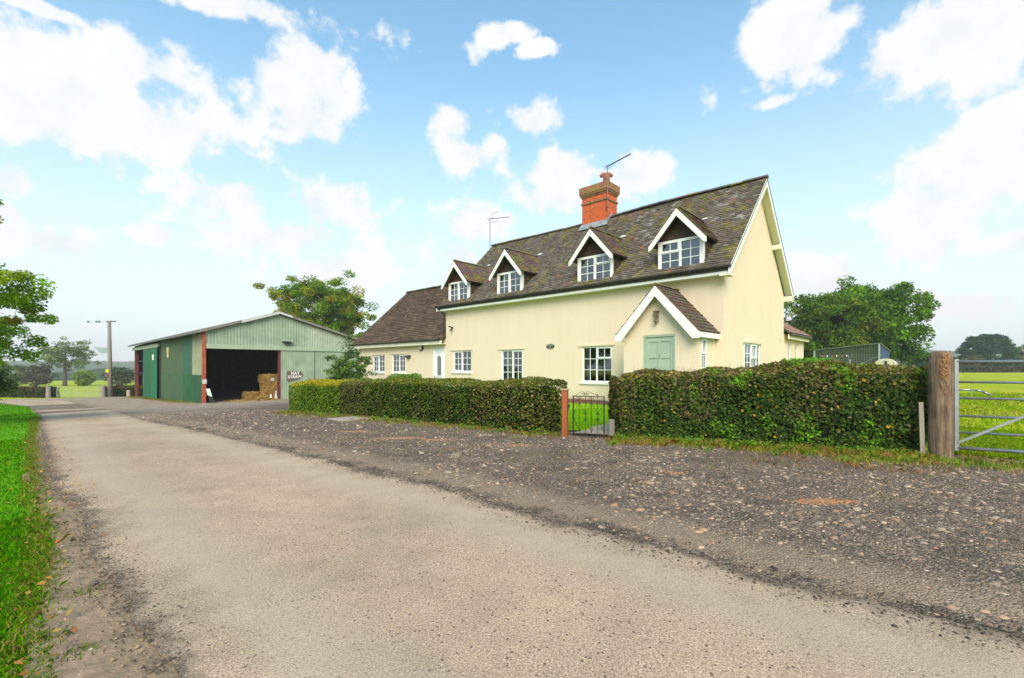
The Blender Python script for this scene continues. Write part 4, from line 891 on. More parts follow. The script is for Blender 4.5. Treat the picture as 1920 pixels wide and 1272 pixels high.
# hay sign
WOOD = pm('weathered_wood', (.26, .17, .12), (.15, .10, .075), 3, .85, .5, 20, .01, stretch=(1, 1, 6))
WOODV = pm('weathered_post_wood', (.34, .30, .24), (.19, .165, .13), 5, .9, .8, 14, .02, stretch=(1.6, 1.6, .12), lo=.4, hi=.6)
sg = empty('hay_sign', bw(5.27, -.16, 0), BA, 'brown arrow shaped board painted HAY STRAW in white on the barn door', 'sign')
m = MB(); m.prism([(.0, 0, .36), (.10, 0, .30), (1.0, 0, .55), (1.17, 0, .80), (1.0, 0, 1.04), (.0, 0, 1.06)], (0, .035, 0)); m.build('board', pm('brown_sign_wood', (.17, .105, .08), (.11, .07, .055), 3, .8, .2), sg)
def text(s, size, loc, rot, mat, parent, name='lettering', ext=.004, align='LEFT'):
    c = bpy.data.curves.new(name, 'FONT'); c.body = s; c.size = size; c.extrude = ext; c.offset = size*.022; c.align_x = align
    o = bpy.data.objects.new('tmp', c); COL.objects.link(o); dg = bpy.context.evaluated_depsgraph_get(); me = bpy.data.meshes.new_from_object(o.evaluated_get(dg)); bpy.data.objects.remove(o)
    t = link(name, me, mat, parent); t.location = loc; t.rotation_euler = rot; return t
PAINT = pm('white_lettering', (.85, .85, .82), None, 4, .6, 0)
text('HAY', .31, (.27, -.012, .80), (R(90), 0, 0), PAINT, sg); t = text('STRAW', .30, (.05, -.012, .52), (R(90), R(-2), 0), PAINT, sg)

# straw bales
STRAW = pm('straw', (.42, .27, .085), (.23, .14, .04), 9, .95, 1., 40, .03, stretch=(1, 1, 4), spec=.1)
LOOSE = vcm('loose_straw_stalks', .9, .1)
def bale(x, y, z, w, dp, h, label):
    m = MB(); n = 7
    def q(a, b, c): v = Vector((a, b, c)); j = noise.noise_vector(v*3+Vector((x, y, z)))*.09; return tuple(v+j)
    g = lambda i, k, s: i/k*s
    for (f) in range(6):
        for i in range(n):
            for j in range(n):
                def P_(i, j):
                    u, v = i/n, j/n
                    return [(u*w, 0, v*h), (w, u*dp, v*h), ((1-u)*w, dp, v*h), (0, (1-u)*dp, v*h), (u*w, v*dp, h), (u*w, (1-v)*dp, 0)][f]
                m.add([q(*P_(i, j)), q(*P_(i+1, j)), q(*P_(i+1, j+1)), q(*P_(i, j+1))], [(0, 1, 2, 3)])
    e = empty('straw_bale', bw(x, y, z), BA, label, 'straw bale', 'straw bales stacked in the barn doorway'); m.build('bale_body', STRAW, e)
    m = MB()
    for a in (.3, .7): m.tube([(w*a, -.035, 0), (w*a, -.035, h), (w*a, dp, h+.03)], .008, 4)
    k = 420; u = rng.random((k, 2)); f = rng.integers(0, 3, k); Q = np.where((f == 0)[:, None], np.stack([u[:, 0]*w, -.02+0*u[:, 0], u[:, 1]*h], 1), np.where((f == 1)[:, None], np.stack([u[:, 0]*w, u[:, 1]*dp, h+.02+0*u[:, 0]], 1), np.stack([-.02+0*u[:, 0], u[:, 0]*dp, u[:, 1]*h], 1)))
    leaves('straw_wisps', Q+rng.normal(0, .025, (k, 3)), rng.normal(size=(k, 3))+[0, -.6, .3], rng.uniform(.1, .26, k), pal([(.55, .36, .11), (.40, .25, .07), (.30, .18, .05)], k), LOOSE, e, .22)
    m.build('twine', pm('twine', (.5, .35, .12), None, 4, .8, 0), e); return e
bale(4.0, .9, -1.08, 1.28, .9, .62, 'bottom straw bale of the stack just inside the barn doorway')
bale(4.05, .92, -.44, 1.22, .9, .62, 'middle straw bale of the stack just inside the barn doorway')
tb = bale(3.97, .95, .20, 1.28, .9, .58, 'topmost straw bale, carrying a pale paper note, in the barn doorway stack')
m = MB(); m.box(.52, .76, -.075, -.06, .12, .36); m.build('paper_note', pm('paper', (.55, .52, .42), None, 3, .8, 0), tb)
bale(3.0, 1.5, -1.08, .95, .8, .55, 'low loose straw bale lying left of the stack in the barn')
k = 5200; u = rng.random(k); xx = 1.6+3.1*u**.7; yy = rng.uniform(-.5, 2.2, k); hh = np.maximum(0, .28*np.exp(-((xx-4.0)/1.0)**2)*np.exp(-((yy-.7)/.9)**2))+.01
Pw = np.array([tuple(bw(a, b)) for a, b in zip(xx, yy)]); Pw[:, 2] = -1.09+hh*rng.uniform(.2, 1, k)+.02
o = leaves('loose_straw', Pw, rng.normal(size=(k, 3))*.4+[0, 0, 1], rng.uniform(.12, .28, k), pal([(.45, .30, .09), (.35, .22, .06), (.5, .36, .14)], k), LOOSE, asp=.3)
tag(o, 'loose golden straw scattered round the bales on the barn floor', 'straw', kind='stuff')
# things by the door posts
e = empty('traffic_cone', bw(4.28, .25, -1.08), 0, 'small orange and white traffic cone by the straw in the barn doorway', 'traffic cone')
m = MB(); m.box(-.17, .17, -.17, .17, 0, .03); m.lathe([(.12, .03), (.085, .22)], n=14); m.build('cone_body', pm('cone_orange', (.75, .13, .03), None, 4, .5, 0), e); m = MB(); m.lathe([(.085, .221), (.045, .40), (.03, .46)], n=14); m.build('white_band', WHITE, e)
e = empty('feed_sack', bw(4.58, .1, -1.09), BA, 'crumpled white sack standing against the maroon barn door post', 'sack')
m = MB(); m.lathe([(.09, 0), (.14, .08), (.12, .28), (.07, .45), (.08, .6), (.04, .7), (.02, .72)], n=12); o = m.build('sack_body', pm('sack_plastic', (.55, .5, .45), (.4, .36, .33), 6, .6, .8, 12, .05), e, True)
e = empty('leaning_board', bw(.34, -.18, -1.12), BA, 'narrow white and black board leaning on the red corner post of the barn', 'board')
m = MB(); m.prism([(-.15, 0, .62), (.12, 0, .5), (.0, .1, 1.05), (-.22, .1, 1.05)], (0, .03, 0)); m.build('board_face', pm('board_white', (.66, .74, .66), None, 3, .6, 0), e); m = MB(); m.prism([(.0, -.0, 0), (.42, -.0, 0), (.12, .02, .5), (-.12, .02, .62)], (0, .03, 0)); m.build('board_foot', BLACK, e)

# ------------------------------------------------------------------ hedges
def hedge(name, label, cat, path, wid, hf, nleaf, ls, palf, seed, group=None, core=(.016, .02, .009), twigs=0, round_=.12, depth=.10, bul=.06):
    st = np.random.default_rng(seed); root = empty(name, (path[0][0], path[0][1], gf(*path[0])), 0, label, cat, group); off = np.array(root.location)
    P = [Vector(p) for p in path]; seg = [(P[i+1]-P[i]).length for i in range(len(P)-1)]; Ltot = sum(seg)
    def at(t):
        d = t*Ltot; i = 0
        while i < len(seg)-1 and d > seg[i]: d -= seg[i]; i += 1
        u = (P[i+1]-P[i]).normalized(); p = P[i]+u*d; return p, u, Vector((u.y, -u.x))
    def prof(q, t, w, h):
        """q in 0..1 round the section: front, top, back"""
        per = h+w+h; s = q*per; r = round_*2
        if s < h: o, z, n = -w/2, s, (-1, 0)
        elif s < h+w: o, z, n = -w/2+(s-h), h, (0, 1)
        else: o, z, n = w/2, h-(s-h-w), (1, 0)
        # rounding the shoulders, thin at the foot
        if z > h-r and abs(o) > w/2-r:
            a = math.atan2(z-(h-r), abs(o)-(w/2-r)); o = math.copysign((w/2-r)+r*math.cos(a), o); z = (h-r)+r*math.sin(a); n = (math.copysign(math.cos(a), o), math.sin(a))
        return o, z, n
    ns, nq = max(4, int(Ltot/.22)), 22; cv = []; 
    for i in range(ns+1):
        t = i/ns; p, u, s = at(t); e = min(1, min(t, 1-t)*Ltot/.22+.35); h = hf(t)*(.93 if 0 < i < ns else .88); w = (wid-1.6*depth)*min(1, e+.4)
        for j in range(nq+1):
            o, z, n = prof(j/nq, t, w, h-depth*.6); x, y = p.x+s.x*(-o), p.y+s.y*(-o); b = .05*noise.noise(Vector((x*1.5, y*1.5, z*1.5+seed)))
            cv.append((x-s.x*n[0]*b-off[0], y-s.y*n[0]*b-off[1], gf(x, y)+z+b*n[1]-off[2]-.02))
    m = MB(); W = nq+1; fs = [(i*W+j, (i+1)*W+j, (i+1)*W+j+1, i*W+j+1) for i in range(ns) for j in range(nq)]+[tuple(range(W)), tuple(range(ns*W, ns*W+W))[::-1]]
    m.add(cv, fs); m.build('dark_core', pm(name+'_inner', core, tuple(c*.5 for c in core), 12, 1, 1, 30, .05, spec=0), root)  # solid core, shade between the leaves put into its near-black colour
    C = np.zeros((nleaf, 3)); Nv = np.zeros((nleaf, 3)); cols = np.zeros((nleaf, 3)); sz = np.zeros(nleaf)
    hm = hf(.5); endfrac = wid/(Ltot+wid)*.9
    for i in range(nleaf):
        if st.random() < endfrac:       # the two ends
            en = 0 if st.random() < .5 else 1; t = float(en); p, u, s = at(t); h = hf(t); z = h*st.random()**.9; lim = min(1, max(.0, (h-z)/round_+.3)); o = wid*.5*st.uniform(-1, 1)*lim
            sg = -1 if en == 0 else 1; c = math.sqrt(max(0, 1-(o/(wid*.5))**2))*.22; x, y = p.x+u.x*sg*c+s.x*o, p.y+u.y*sg*c+s.y*o; nv = Vector((u.x*sg, u.y*sg, .15)); 
        else:
            t = st.random(); p, u, s = at(t); h = hf(t); q = st.random()
            q = q*.86 if q < .8 else q; o, z, n = prof(q, t, wid, h); x, y = p.x-s.x*o, p.y-s.y*o; nv = Vector((-s.x*n[0], -s.y*n[0], n[1]))
        b = bul*noise.noise(Vector((x*1.3, y*1.3, z*1.6+seed)))*1.3+bul*.8*noise.noise(Vector((x*4, y*4, z*4+seed))); dpt = abs(st.normal())*depth*.6-.02
        k = b-dpt; C[i] = (x+nv.x*k-off[0], y+nv.y*k-off[1], gf(x, y)+max(.02, z+nv.z*k)-off[2]); Nv[i] = nv[:]; 
        c = palf(x, y, z/h, nv.z, st); lf = 1-.0*dpt; cols[i] = (lambda jj: [max(.004, v*jj) for v in c])(max(.35, st.normal(1, .32))); sz[i] = ls*st.uniform(.6, 1.35)
    leaves('foliage', C, Nv*.9+st.normal(size=(nleaf, 3))*.65+[0, 0, .25], sz, cols, LEAF, root, asp=.75)
    if twigs:
        m = MB()
        for i in range(twigs):
            t = st.random(); p, u, s = at(t); h = hf(t); o, z, n = prof(st.uniform(.12, .62), t, wid, h); x, y = p.x-s.x*o, p.y-s.y*o; a = Vector((x-off[0], y-off[1], gf(x, y)+z-off[2])); nv = Vector((-s.x*n[0], -s.y*n[0], n[1]))
            d = (nv*.5+Vector((u.x, u.y, 0))*st.uniform(-1, 1)+Vector((0, 0, st.uniform(-.3, .9)))).normalized(); a = a-nv*.02
            m.cyl(a, a+d*st.uniform(.05, .15), .0035, .0015, 4)
        m.build('twigs', pm('twig', (.25, .16, .09), (.15, .1, .06), 4, .9, 0), root)
    return root
DG = [(0.046, 0.090, 0.013), (0.065, 0.117, 0.014), (0.036, 0.074, 0.014), (0.098, 0.138, 0.016)]
def pal_left(x, y, zf, nz, st):
    q = noise.noise(Vector((x*.7, y*.7, zf*.8))); q2 = noise.noise(Vector((x*2.2, y*2.2, zf*2+5)))
    d = math.hypot(x+8, y-17.1)                  # distance from the far end
    if nz > .6: c = random.choice([(0.195, 0.223, 0.024), (0.143, 0.180, 0.020), (0.234, 0.222, 0.040)])  # upward leaves yellower: light on the hedge top put into their colour
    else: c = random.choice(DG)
    if d < 3.6+q*1.6:
        c = random.choice([(0.130, 0.223, 0.014), (0.104, 0.191, 0.012), (0.169, 0.254, 0.016)]) if nz < .5 and zf < .9 else random.choice([(0.494, 0.403, 0.024), (0.390, 0.370, 0.024)])
    elif d < 5.6+q*2 and random.random() < .4: c = random.choice([(0.166, 0.133, 0.060), (0.111, 0.088, 0.040)])
    elif q2 > .2 and random.random() < .3: c = random.choice([(0.188, 0.150, 0.068), (0.156, 0.148, 0.024)])
    elif q2 < -.25 and random.random() < .4: c = (0.104, 0.159, 0.016)
    if d > 9.6 and random.random() < .35: c = random.choice([(0.188, 0.150, 0.068), (0.182, 0.173, 0.024)])
    if random.random() < .02: c = (0.455, 0.318, 0.128)
    return c
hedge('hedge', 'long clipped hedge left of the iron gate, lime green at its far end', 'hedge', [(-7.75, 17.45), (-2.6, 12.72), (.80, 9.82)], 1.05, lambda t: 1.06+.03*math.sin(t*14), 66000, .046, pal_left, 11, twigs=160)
def pal_right(x, y, zf, nz, st):
    q = noise.noise(Vector((x*.9, y*.9, zf*1.4+3))); q2 = noise.noise(Vector((x*2.6, y*2.6, zf*3+9)))
    if nz > .6: c = random.choice([(0.208, 0.212, 0.024), (0.156, 0.191, 0.020), (0.199, 0.159, 0.072), (0.243, 0.194, 0.088)])  # top leaves have the yellow light put into their colour, some are brown
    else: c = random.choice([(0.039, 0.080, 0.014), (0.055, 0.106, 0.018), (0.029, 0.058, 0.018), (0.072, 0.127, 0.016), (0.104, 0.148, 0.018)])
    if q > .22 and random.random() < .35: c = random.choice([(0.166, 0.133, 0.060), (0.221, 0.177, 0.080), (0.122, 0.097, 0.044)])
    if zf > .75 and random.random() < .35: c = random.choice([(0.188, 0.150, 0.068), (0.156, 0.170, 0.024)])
    if q2 > .28 and x > 3.2 and random.random() < .6: c = random.choice([(0.143, 0.318, 0.016), (0.117, 0.265, 0.020)])
    if x < 2.3 and random.random() < .35: c = random.choice([(0.177, 0.141, 0.064), (0.156, 0.148, 0.024)])
    r = random.random()
    if r < .012: c = (0.585, 0.318, 0.032)
    elif r < .022: c = (0.309, 0.248, 0.111)
    return c
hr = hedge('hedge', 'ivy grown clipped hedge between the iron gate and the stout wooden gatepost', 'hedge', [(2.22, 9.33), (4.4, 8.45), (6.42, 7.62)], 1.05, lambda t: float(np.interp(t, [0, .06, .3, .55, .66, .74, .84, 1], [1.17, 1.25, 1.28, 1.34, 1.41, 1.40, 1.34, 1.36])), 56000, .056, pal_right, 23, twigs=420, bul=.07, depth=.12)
k = 500; t = rng.random(k); a = rng.normal(size=(k, 3))
B = np.stack([4.95+.55*t+rng.normal(0, .07, k), 8.35-.28*t+rng.normal(0, .1, k), 1.36+rng.random(k)*.14], 1)-np.array(hr.location)
leaves('new_shoots', B, a*.7+[0, 0, .5], rng.uniform(.05, .09, k), pal([(.12, .33, .02), (.16, .36, .03)], k), LEAF, hr, .7)
green = lambda cs: (lambda x, y, zf, nz, st: random.choice(cs))
hedge('hedge', 'short hedge running back from the lime end of the long hedge to the annexe', 'hedge', [(-7.9, 18.4), (-5.8, 21.2)], .8, lambda t: 1.12, 5000, .07, green([(.16, .24, .03), (.10, .2, .02), (.24, .27, .03)]), 31)
hedge('box_hedge', 'small bright green box hedge under the annexe windows', 'hedge', [(-5.3, 20.9), (-4.05, 19.7)], .6, lambda t: 1.28, 4200, .06, green([(.10, .24, .015), (.13, .28, .02), (.08, .2, .015)]), 32)
hedge('field_hedge', 'distant brown green field hedge left of the far metal field gate', 'hedge', [(-80, 66), (-64.5, 59.4), (-53.6, 54.6)], 1.3, lambda t: 1.2, 9000, .26, lambda x, y, zf, nz, st: random.choice([(.10, .06, .03), (.06, .07, .02)]) if zf > .7 else random.choice([(.03, .06, .015), (.05, .09, .02), (.08, .07, .03)]), 33)
hedge('field_hedge', 'distant dark field hedge between the electricity pole and the barn', 'hedge', [(-44.6, 52.3), (-39, 50.6), (-35, 54)], 1.3, lambda t: 1.15, 7000, .24, lambda x, y, zf, nz, st: random.choice([(.10, .07, .03), (.09, .11, .02)]) if zf > .75 else random.choice([(.02, .045, .012), (.03, .06, .015)]), 34)
hedge('field_hedge', 'far trimmed hedge along the back of the right hand field', 'hedge', [(70, 124), (118, 121), (175, 118)], 2, lambda t: 1.5, 9000, .5, lambda x, y, zf, nz, st: random.choice([(.09, .08, .04), (.03, .06, .02), (.04, .08, .02)]), 35)

# ------------------------------------------------------------------ trees
OAK = [(.14, .25, .006), (.10, .20, .005), (.19, .30, .008), (.26, .30, .010), (.24, .22, .015)]
DGR = [(.055, .15, .006), (.085, .20, .007), (.12, .25, .009), (.045, .12, .005)]
OLV = [(.08, .16, .010), (.11, .19, .012), (.06, .12, .008), (.17, .21, .016)]
tree('oak_tree', 'open crowned oak tree rising behind the green barn', 'tree', -26.6, 66, 14.5, (-.3, 0, 10.8, 7.3, 6, 5.6), 330, 120, 1.0, .32, OAK, .42, .4, seed=24, hollow=.25, lob=.26, thin=.45)
tree('sycamore_tree', 'large dark green tree with the lowest sweeping right boughs, behind the green shed', 'tree', 43.6, 58, 12.2, (.3, 0, 6.6, 6.7, 5.2, 5.0), 440, 120, 1.15, .34, DGR, .5, .25, seed=5, hollow=.4, lob=.16, thin=.3)
tree('sycamore_tree', 'olive green tree right beside the house, left of the large dark green tree', 'tree', 36.6, 55, 11, (0, 0, 6.0, 4.3, 4.6, 4.4), 260, 110, 1.05, .32, OLV, .36, .25, seed=8, hollow=.4, lob=.16, thin=.3)
tree('sapling', 'young thin leafy tree standing at the left corner of the annexe', 'tree', -8.45, 24.2, 3.8, (0, 0, 1.75, 1.15, 1.0, 1.05), 120, 60, .24, .10, [(.11, .19, .04), (.15, .24, .05), (.08, .14, .03)], .045, .3, seed=14, hollow=.2, lob=.3, thin=.5, z0=-.55)
tb_ = bpy.data.objects['sapling']
st = np.random.default_rng(3); k = 420; tt = st.random(k); L_ = np.stack([st.normal(0, .28*(1-tt*.75)), st.normal(0, .28*(1-tt*.75)), 2.5+tt*1.35], 1)
leaves('leader_leaves', L_, st.normal(size=(k, 3))+[0, 0, .5], st.uniform(.06, .11, k), pal([(.10, .16, .05), (.12, .17, .05)], k), LEAF, tb_)
m = MB(); m.cyl((0, 0, 1.5), (.02, 0, 3.85), .022, .008, 6)
for i in range(14): z = 2.3+i*.1; a = i*2.4; m.cyl((0, 0, z), (.42*(1-i/18)*math.cos(a), .42*(1-i/18)*math.sin(a), z+.22), .01, .004, 4)
m.build('leader', BARK, tb_)
LEFTP = [(.20, .38, .006), (.28, .44, .008), (.16, .30, .006), (.38, .46, .010), (.24, .40, .006), (.30, .26, .015)]
tree('field_maple', 'near leafy tree whose crown leans in from the left edge over the verge', 'tree', -17.9, 13.0, 7.2, (.5, 0, 3.9, 2.9, 2.6, 2.45), 330, 230, .42, .10, LEFTP, .2, .2, seed=17, hollow=.4, lob=.45, thin=.8)
tree('parkland_oak', 'distant spreading tree with bare lower limbs in the left hand field', 'tree', -124, 130, 13, (0, 0, 8.6, 7.2, 6, 3.9), 120, 60, 1.2, .42, [(.16, .22, .05), (.12, .18, .04), (.19, .23, .06)], .55, .3, seed=31, hollow=.25, lob=.4, thin=1.2, mat=LEAFFAR)
for (x, y, H, rx, rz, pl, lb, sd_) in ((-141, 131, 7, 5, 3.6, OLV, 'olive bush left of the distant spreading tree', 41), (-152, 135, 9, 6, 4.6, [(.05, .09, .03), (.07, .11, .035)], 'grey green tree at the left end of the distant field edge', 42),
        (-131, 129, 6, 4.4, 3.0, [(.07, .08, .03), (.09, .09, .035)], 'brownish bush at the foot of the distant spreading tree', 43), (-116, 127, 4.2, 1.9, 2.2, [(.20, .28, .02), (.17, .25, .02)], 'small lime yellow bush right of the distant spreading tree', 44),
        (-109, 131, 4.8, 3.6, 2.6, [(.05, .08, .03), (.07, .10, .03)], 'low dark thicket right of the lime yellow bush', 45)):
    tree('bush', lb, 'bush', x, y, H, (0, 0, rz*.95, rx, rx*.8, rz), 60, 55, 1.1, .5, pl, .3, .1, seed=sd_, group='bushes along the far field edge', hollow=.3, mat=LEAFFAR, lob=.15)
hm = [(.05, .09, .02), (.03, .06, .015), (.08, .12, .025)]
tree('bush', 'dark bush under the leaning tree at the left edge', 'bush', -22.6, 19.6, 2.4, (0, 0, 1.5, 1.25, 1.3, 1.0), 60, 60, .4, .13, hm, .1, .1, seed=47, hollow=.3)
tree('round_tree', 'dense dome shaped dark tree beyond the right hand field', 'tree', 152, 150, 12.4, (0, 0, 6.0, 6.9, 6, 5.6), 380, 90, 1.15, .6, [(.018, .065, .022), (.028, .085, .028), (.045, .11, .03)], .6, .15, seed=51, hollow=.75, lob=.03, thin=0, mat=LEAFFAR)
for (x, y, H, rx, rz, pl, lb, sd_) in ((163, 148, 9, 5.2, 4.3, [(.09, .13, .03), (.12, .15, .03), (.06, .10, .03)], 'yellow green tree right of the dome shaped dark tree', 52), (142.5, 147, 5, 4.2, 2.5, [(.13, .13, .035), (.10, .11, .035)], 'tawny low bush left of the dome shaped dark tree', 53),
        (137, 150, 7, 3.6, 3.4, [(.07, .09, .03), (.09, .10, .035)], 'thin brownish tree left of the dome shaped dark tree, behind the gatepost', 54), (71, 80, 4.2, 2.3, 1.9, [(.03, .07, .025), (.04, .09, .03)], 'small dark round bush just left of the gatepost top', 55), (173, 150, 9.6, 5, 4.2, [(.12, .16, .03), (.08, .12, .03)], 'yellow green tree at the right edge of the field', 56)):
    tree('bush' if H < 8 else 'hedgerow_tree', lb, 'bush' if H < 8 else 'tree', x, y, H, (0, 0, rz, rx, rx*.8, rz), 70, 60, 1.0, .5, pl, .3, .1, seed=sd_, group='trees and bushes beyond the right field', hollow=.3, mat=LEAFFAR, lob=.15)

# ------------------------------------------------------------------ gates and posts
POSTO = pm('orange_stained_wood', (.36, .10, .025), (.25, .065, .02), 3, .55, .3, 20, .006, stretch=(3, 3, .4))
IRON = pm('black_iron', (.015, .015, .015), (.03, .027, .024), 8, .5, .1)
e = empty('wooden_post', (1.02, 9.0, 0), R(-24), 'slim orange stained square post at the left of the iron gate', 'post')
m = MB(); m.box(-.052, .052, -.052, .052, -.2, .915); m.build('post_shaft', POSTO, e, bevel=.006)
m = MB(); m.prism([(-.07, -.07, .917), (.07, -.07, .917), (.07, .07, .917), (-.07, .07, .917)], (0, 0, .022)); m.build('post_cap', pm('pale_cap_wood', (.55, .36, .22), None, 3, .7, 0), e)
m = MB(); m.box(.05, .085, -.03, .03, .58, .64); m.build('latch_plate', IRON, e)
e = empty('wooden_post', (1.88, 8.86, 0), R(-24), 'short grey weathered post at the right of the iron gate, half lost in the hedge', 'post')
m = MB(); m.cyl((0, 0, -.2), (0, 0, .36), .055, .058, 12); m.build('post_shaft', WOODV, e)
ga = math.atan2(-.24, .54); gt = empty('garden_gate', (1.19, 9.1, 0), ga, 'low black wrought iron garden gate with scrolls between the two hedges', 'gate')
W_ = .60; m = MB(); r = .0075; zb, zt = .03, .79
m.box(-.011, .011, -.011, .011, zb-.03, zt+.01); m.box(W_-.011, W_+.011, -.011, .011, zb-.03, zt+.01); m.box(0, W_, -.009, .009, zt-.008, zt+.008); m.box(0, W_, -.009, .009, zb-.008, zb+.008); m.build('frame', IRON, gt)
for i in range(1, 5): m = MB(); x = W_*i/5; m.cyl((x, 0, zb), (x, 0, zt), r*.9, n=6); m.build('bar', IRON, gt)
def scroll(cx, cz, r0, sgn, up, turns=1.15, n=16, start=0):
    return [(cx+sgn*r0*(1-.62*i/n)*math.cos(start+2*math.pi*turns*i/n), 0, cz+up*r0*(1-.62*i/n)*math.sin(start+2*math.pi*turns*i/n)) for i in range(n+1)]
m = MB()
for i in (1, 3):
    x = W_*i/5
    for s in (-1, 1): m.tube([(x, 0, zt-.12), (x+s*.012, 0, zt-.06), (x+s*.03, 0, zt-.02), (x+s*.05, 0, zt-.01)], .005, 4)
for i in (0, 2, 4):
    x = W_*i/5
    for s in (-1, 1):
        if 0 <= x+s*.04 <= W_: m.tube([(x+s*.085, 0, zt-.02)]+scroll(x+s*.052, zt-.06, .036, s, -1), .005, 4)
for i in range(0, 5, 2):
    for (a, b_) in ((i, i+1), (i+1, i+2)):
        if b_ > 5: continue
        xa, xb = W_*a/5, W_*b_/5
        if a == i: m.tube([(xa, 0, .46), ((xa+xb)/2, 0, .56), (xb, 0, .68)], .0045, 4); m.tube([(xa, 0, .36), ((xa+xb)/2, 0, .26), (xb, 0, .1)], .0045, 4)
        else: m.tube([(xb, 0, .46), ((xa+xb)/2, 0, .56), (xa, 0, .68)], .0045, 4); m.tube([(xb, 0, .36), ((xa+xb)/2, 0, .26), (xa, 0, .1)], .0045, 4)
for i in (2, 4, 0):
    x = W_*i/5
    for s in (-1, 1):
        if not 0 <= x+s*.03 <= W_: continue
        m.tube(scroll(x+s*.024, .455, .02, s, 1, n=10), .0045, 4); m.tube(scroll(x+s*.024, .365, .02, s, -1, n=10), .0045, 4); m.tube(scroll(x+s*.04, .07, .032, s, 1, n=12), .005, 4)
cx = W_*.4
m.tube([(.04, 0, zt+.01), (cx-.09, 0, zt+.085), (cx-.03, 0, zt+.095), (cx-.004, 0, zt+.02)], .005, 4); m.tube([(W_-.10, 0, zt+.01), (cx+.09, 0, zt+.085), (cx+.03, 0, zt+.095), (cx+.004, 0, zt+.02)], .005, 4)
for s in (-1, 1): m.tube(scroll(cx+s*.04, zt+.04, .026, s, 1), .005, 4)
m.tube(scroll(W_*.8-.01, zt+.03, .02, 1, 1), .005, 4); m.build('scrollwork', IRON, gt)

# stout gatepost
gp = empty('gatepost', (6.29, 6.88, 0), 0, 'stout round weathered timber gatepost at the end of the right hedge', 'gatepost')
m = MB(); prof = [(.145, -.3), (.143, .0), (.140, .5), (.138, 1.0), (.136, 1.4), (.132, 1.50), (.128, 1.555), (.09, 1.585), (.02, 1.595)]
n = 28; vs = []
for (r_, z) in prof:
    for i in range(n):
        a = 2*math.pi*i/n; rr_ = r_*(1+.035*noise.noise(Vector((math.cos(a)*2.5, math.sin(a)*2.5, z*.5)))+.02*noise.noise(Vector((math.cos(a)*9, math.sin(a)*9, z*.6)))); vs.append((rr_*math.cos(a), rr_*math.sin(a), z))
m.add(vs, [(j*n+i, j*n+(i+1) % n, (j+1)*n+(i+1) % n, (j+1)*n+i) for j in range(len(prof)-1) for i in range(n)]+[tuple(range((len(prof)-1)*n, len(prof)*n))])
def m_post():
    mt, nt, N, L, b = base('split_timber'); tc = N.new('ShaderNodeTexCoord'); o = tc.outputs['Object']; mp = N.new('ShaderNodeMapping'); mp.inputs['Scale'].default_value = (9, 9, .55); L.new(o, mp.inputs[0])
    g = noise_n(N, L, mp.outputs[0], 3.0, 8, .7); big = noise_n(N, L, o, 4, 5, .6)
    c = ramp(N, L, g, [(.32, (.035, .026, .018)), (.44, (.17, .11, .066)), (.62, (.30, .205, .13)), (.8, (.38, .29, .20))])
    c = mixc(N, L, 1., c, ramp(N, L, big, [(.3, .55), (.7, 1.15)]), 'MULTIPLY'); L.new(c, b.inputs['Base Color']); b.inputs['Roughness'].default_value = .9; bumpn(N, L, g, .9, .02, b); return mt
m.build('post_shaft', m_post(), gp, True)
m = MB(); random.seed(3)
for i in range(4):
    a0 = R(-118+random.uniform(-15, 25)); pts = []; 
    for j in range(9): z = .95+.68*j/8 if i < 4 else 1.35+.25*j/8; a = a0+R(22*math.sin(j*.9+i)); pts.append((.153*math.cos(a), .153*math.sin(a), min(z, 1.56)))
    m.tube(pts, .0035, 4)
iv = m.build('dead_ivy_stem', pm('dead_ivy', (.42, .22, .10), (.3, .16, .08), 5, .9, 0), gp)
k = 55; a = np.radians(-118+rng.normal(0, 8, k)); z = rng.uniform(1.2, 1.54, k); leaves('dead_ivy_leaf', np.stack([.165*np.cos(a), .165*np.sin(a), z], 1), np.stack([np.cos(a), np.sin(a), rng.normal(0, .4, k)], 1), rng.uniform(.02, .045, k), pal([(.45, .24, .10), (.36, .18, .08)], k), LEAF, iv)
e = empty('thin_stake', (6.12, 6.98, 0), R(-20), 'thin grey sawn stake leaning beside the stout gatepost', 'stake')
m = MB(); m.prism([(-.03, -.012, -.1), (.03, -.012, -.1), (.0, -.012, .83), (-.055, -.012, .83)], (0, .024, 0)); m.build('stake_shaft', WOODV, e)
# field gate on the right
fa = math.atan2(-.36, .63); fg = empty('field_gate', (6.52, 6.88, 0), fa, 'galvanised tubular field gate hung beside the stout gatepost', 'field gate')
zs_ = [.17, .40, .64, .90, 1.135, 1.43]; Lg = 3.6
for i, z in enumerate(zs_): m = MB(); r_ = .024 if i in (0, 5) else .017; m.cyl((0, 0, z), (Lg, 0, z), r_, n=12); m.build('rail', STEEL, fg, True)
m = MB(); m.box(-.022, .022, -.022, .022, .13, 1.47); m.build('end_stile', STEEL, fg); m = MB(); m.box(Lg-.022, Lg+.022, -.022, .022, .13, 1.47); m.build('end_stile', STEEL, fg)
m = MB(); m.prism([(.02, -.026, .235), (.02, -.026, .275), (1.9, -.026, 1.42), (1.9, -.026, 1.38)][::-1], (0, -.008, 0)); m.build('brace', STEEL, fg)
m = MB(); m.tube([(-.2, .05, 1.02), (0, .05, 1.02), (.22, .05, 1.015), (.30, .05, 1.0), (.38, .05, .95)], .014, 8); m.build('latch_bar', STEEL, fg, True)
m = MB(); m.cyl((.17, .03, .91), (.17, .03, 1.12), .0035, n=4); m.build('latch_wire', STEEL, fg)

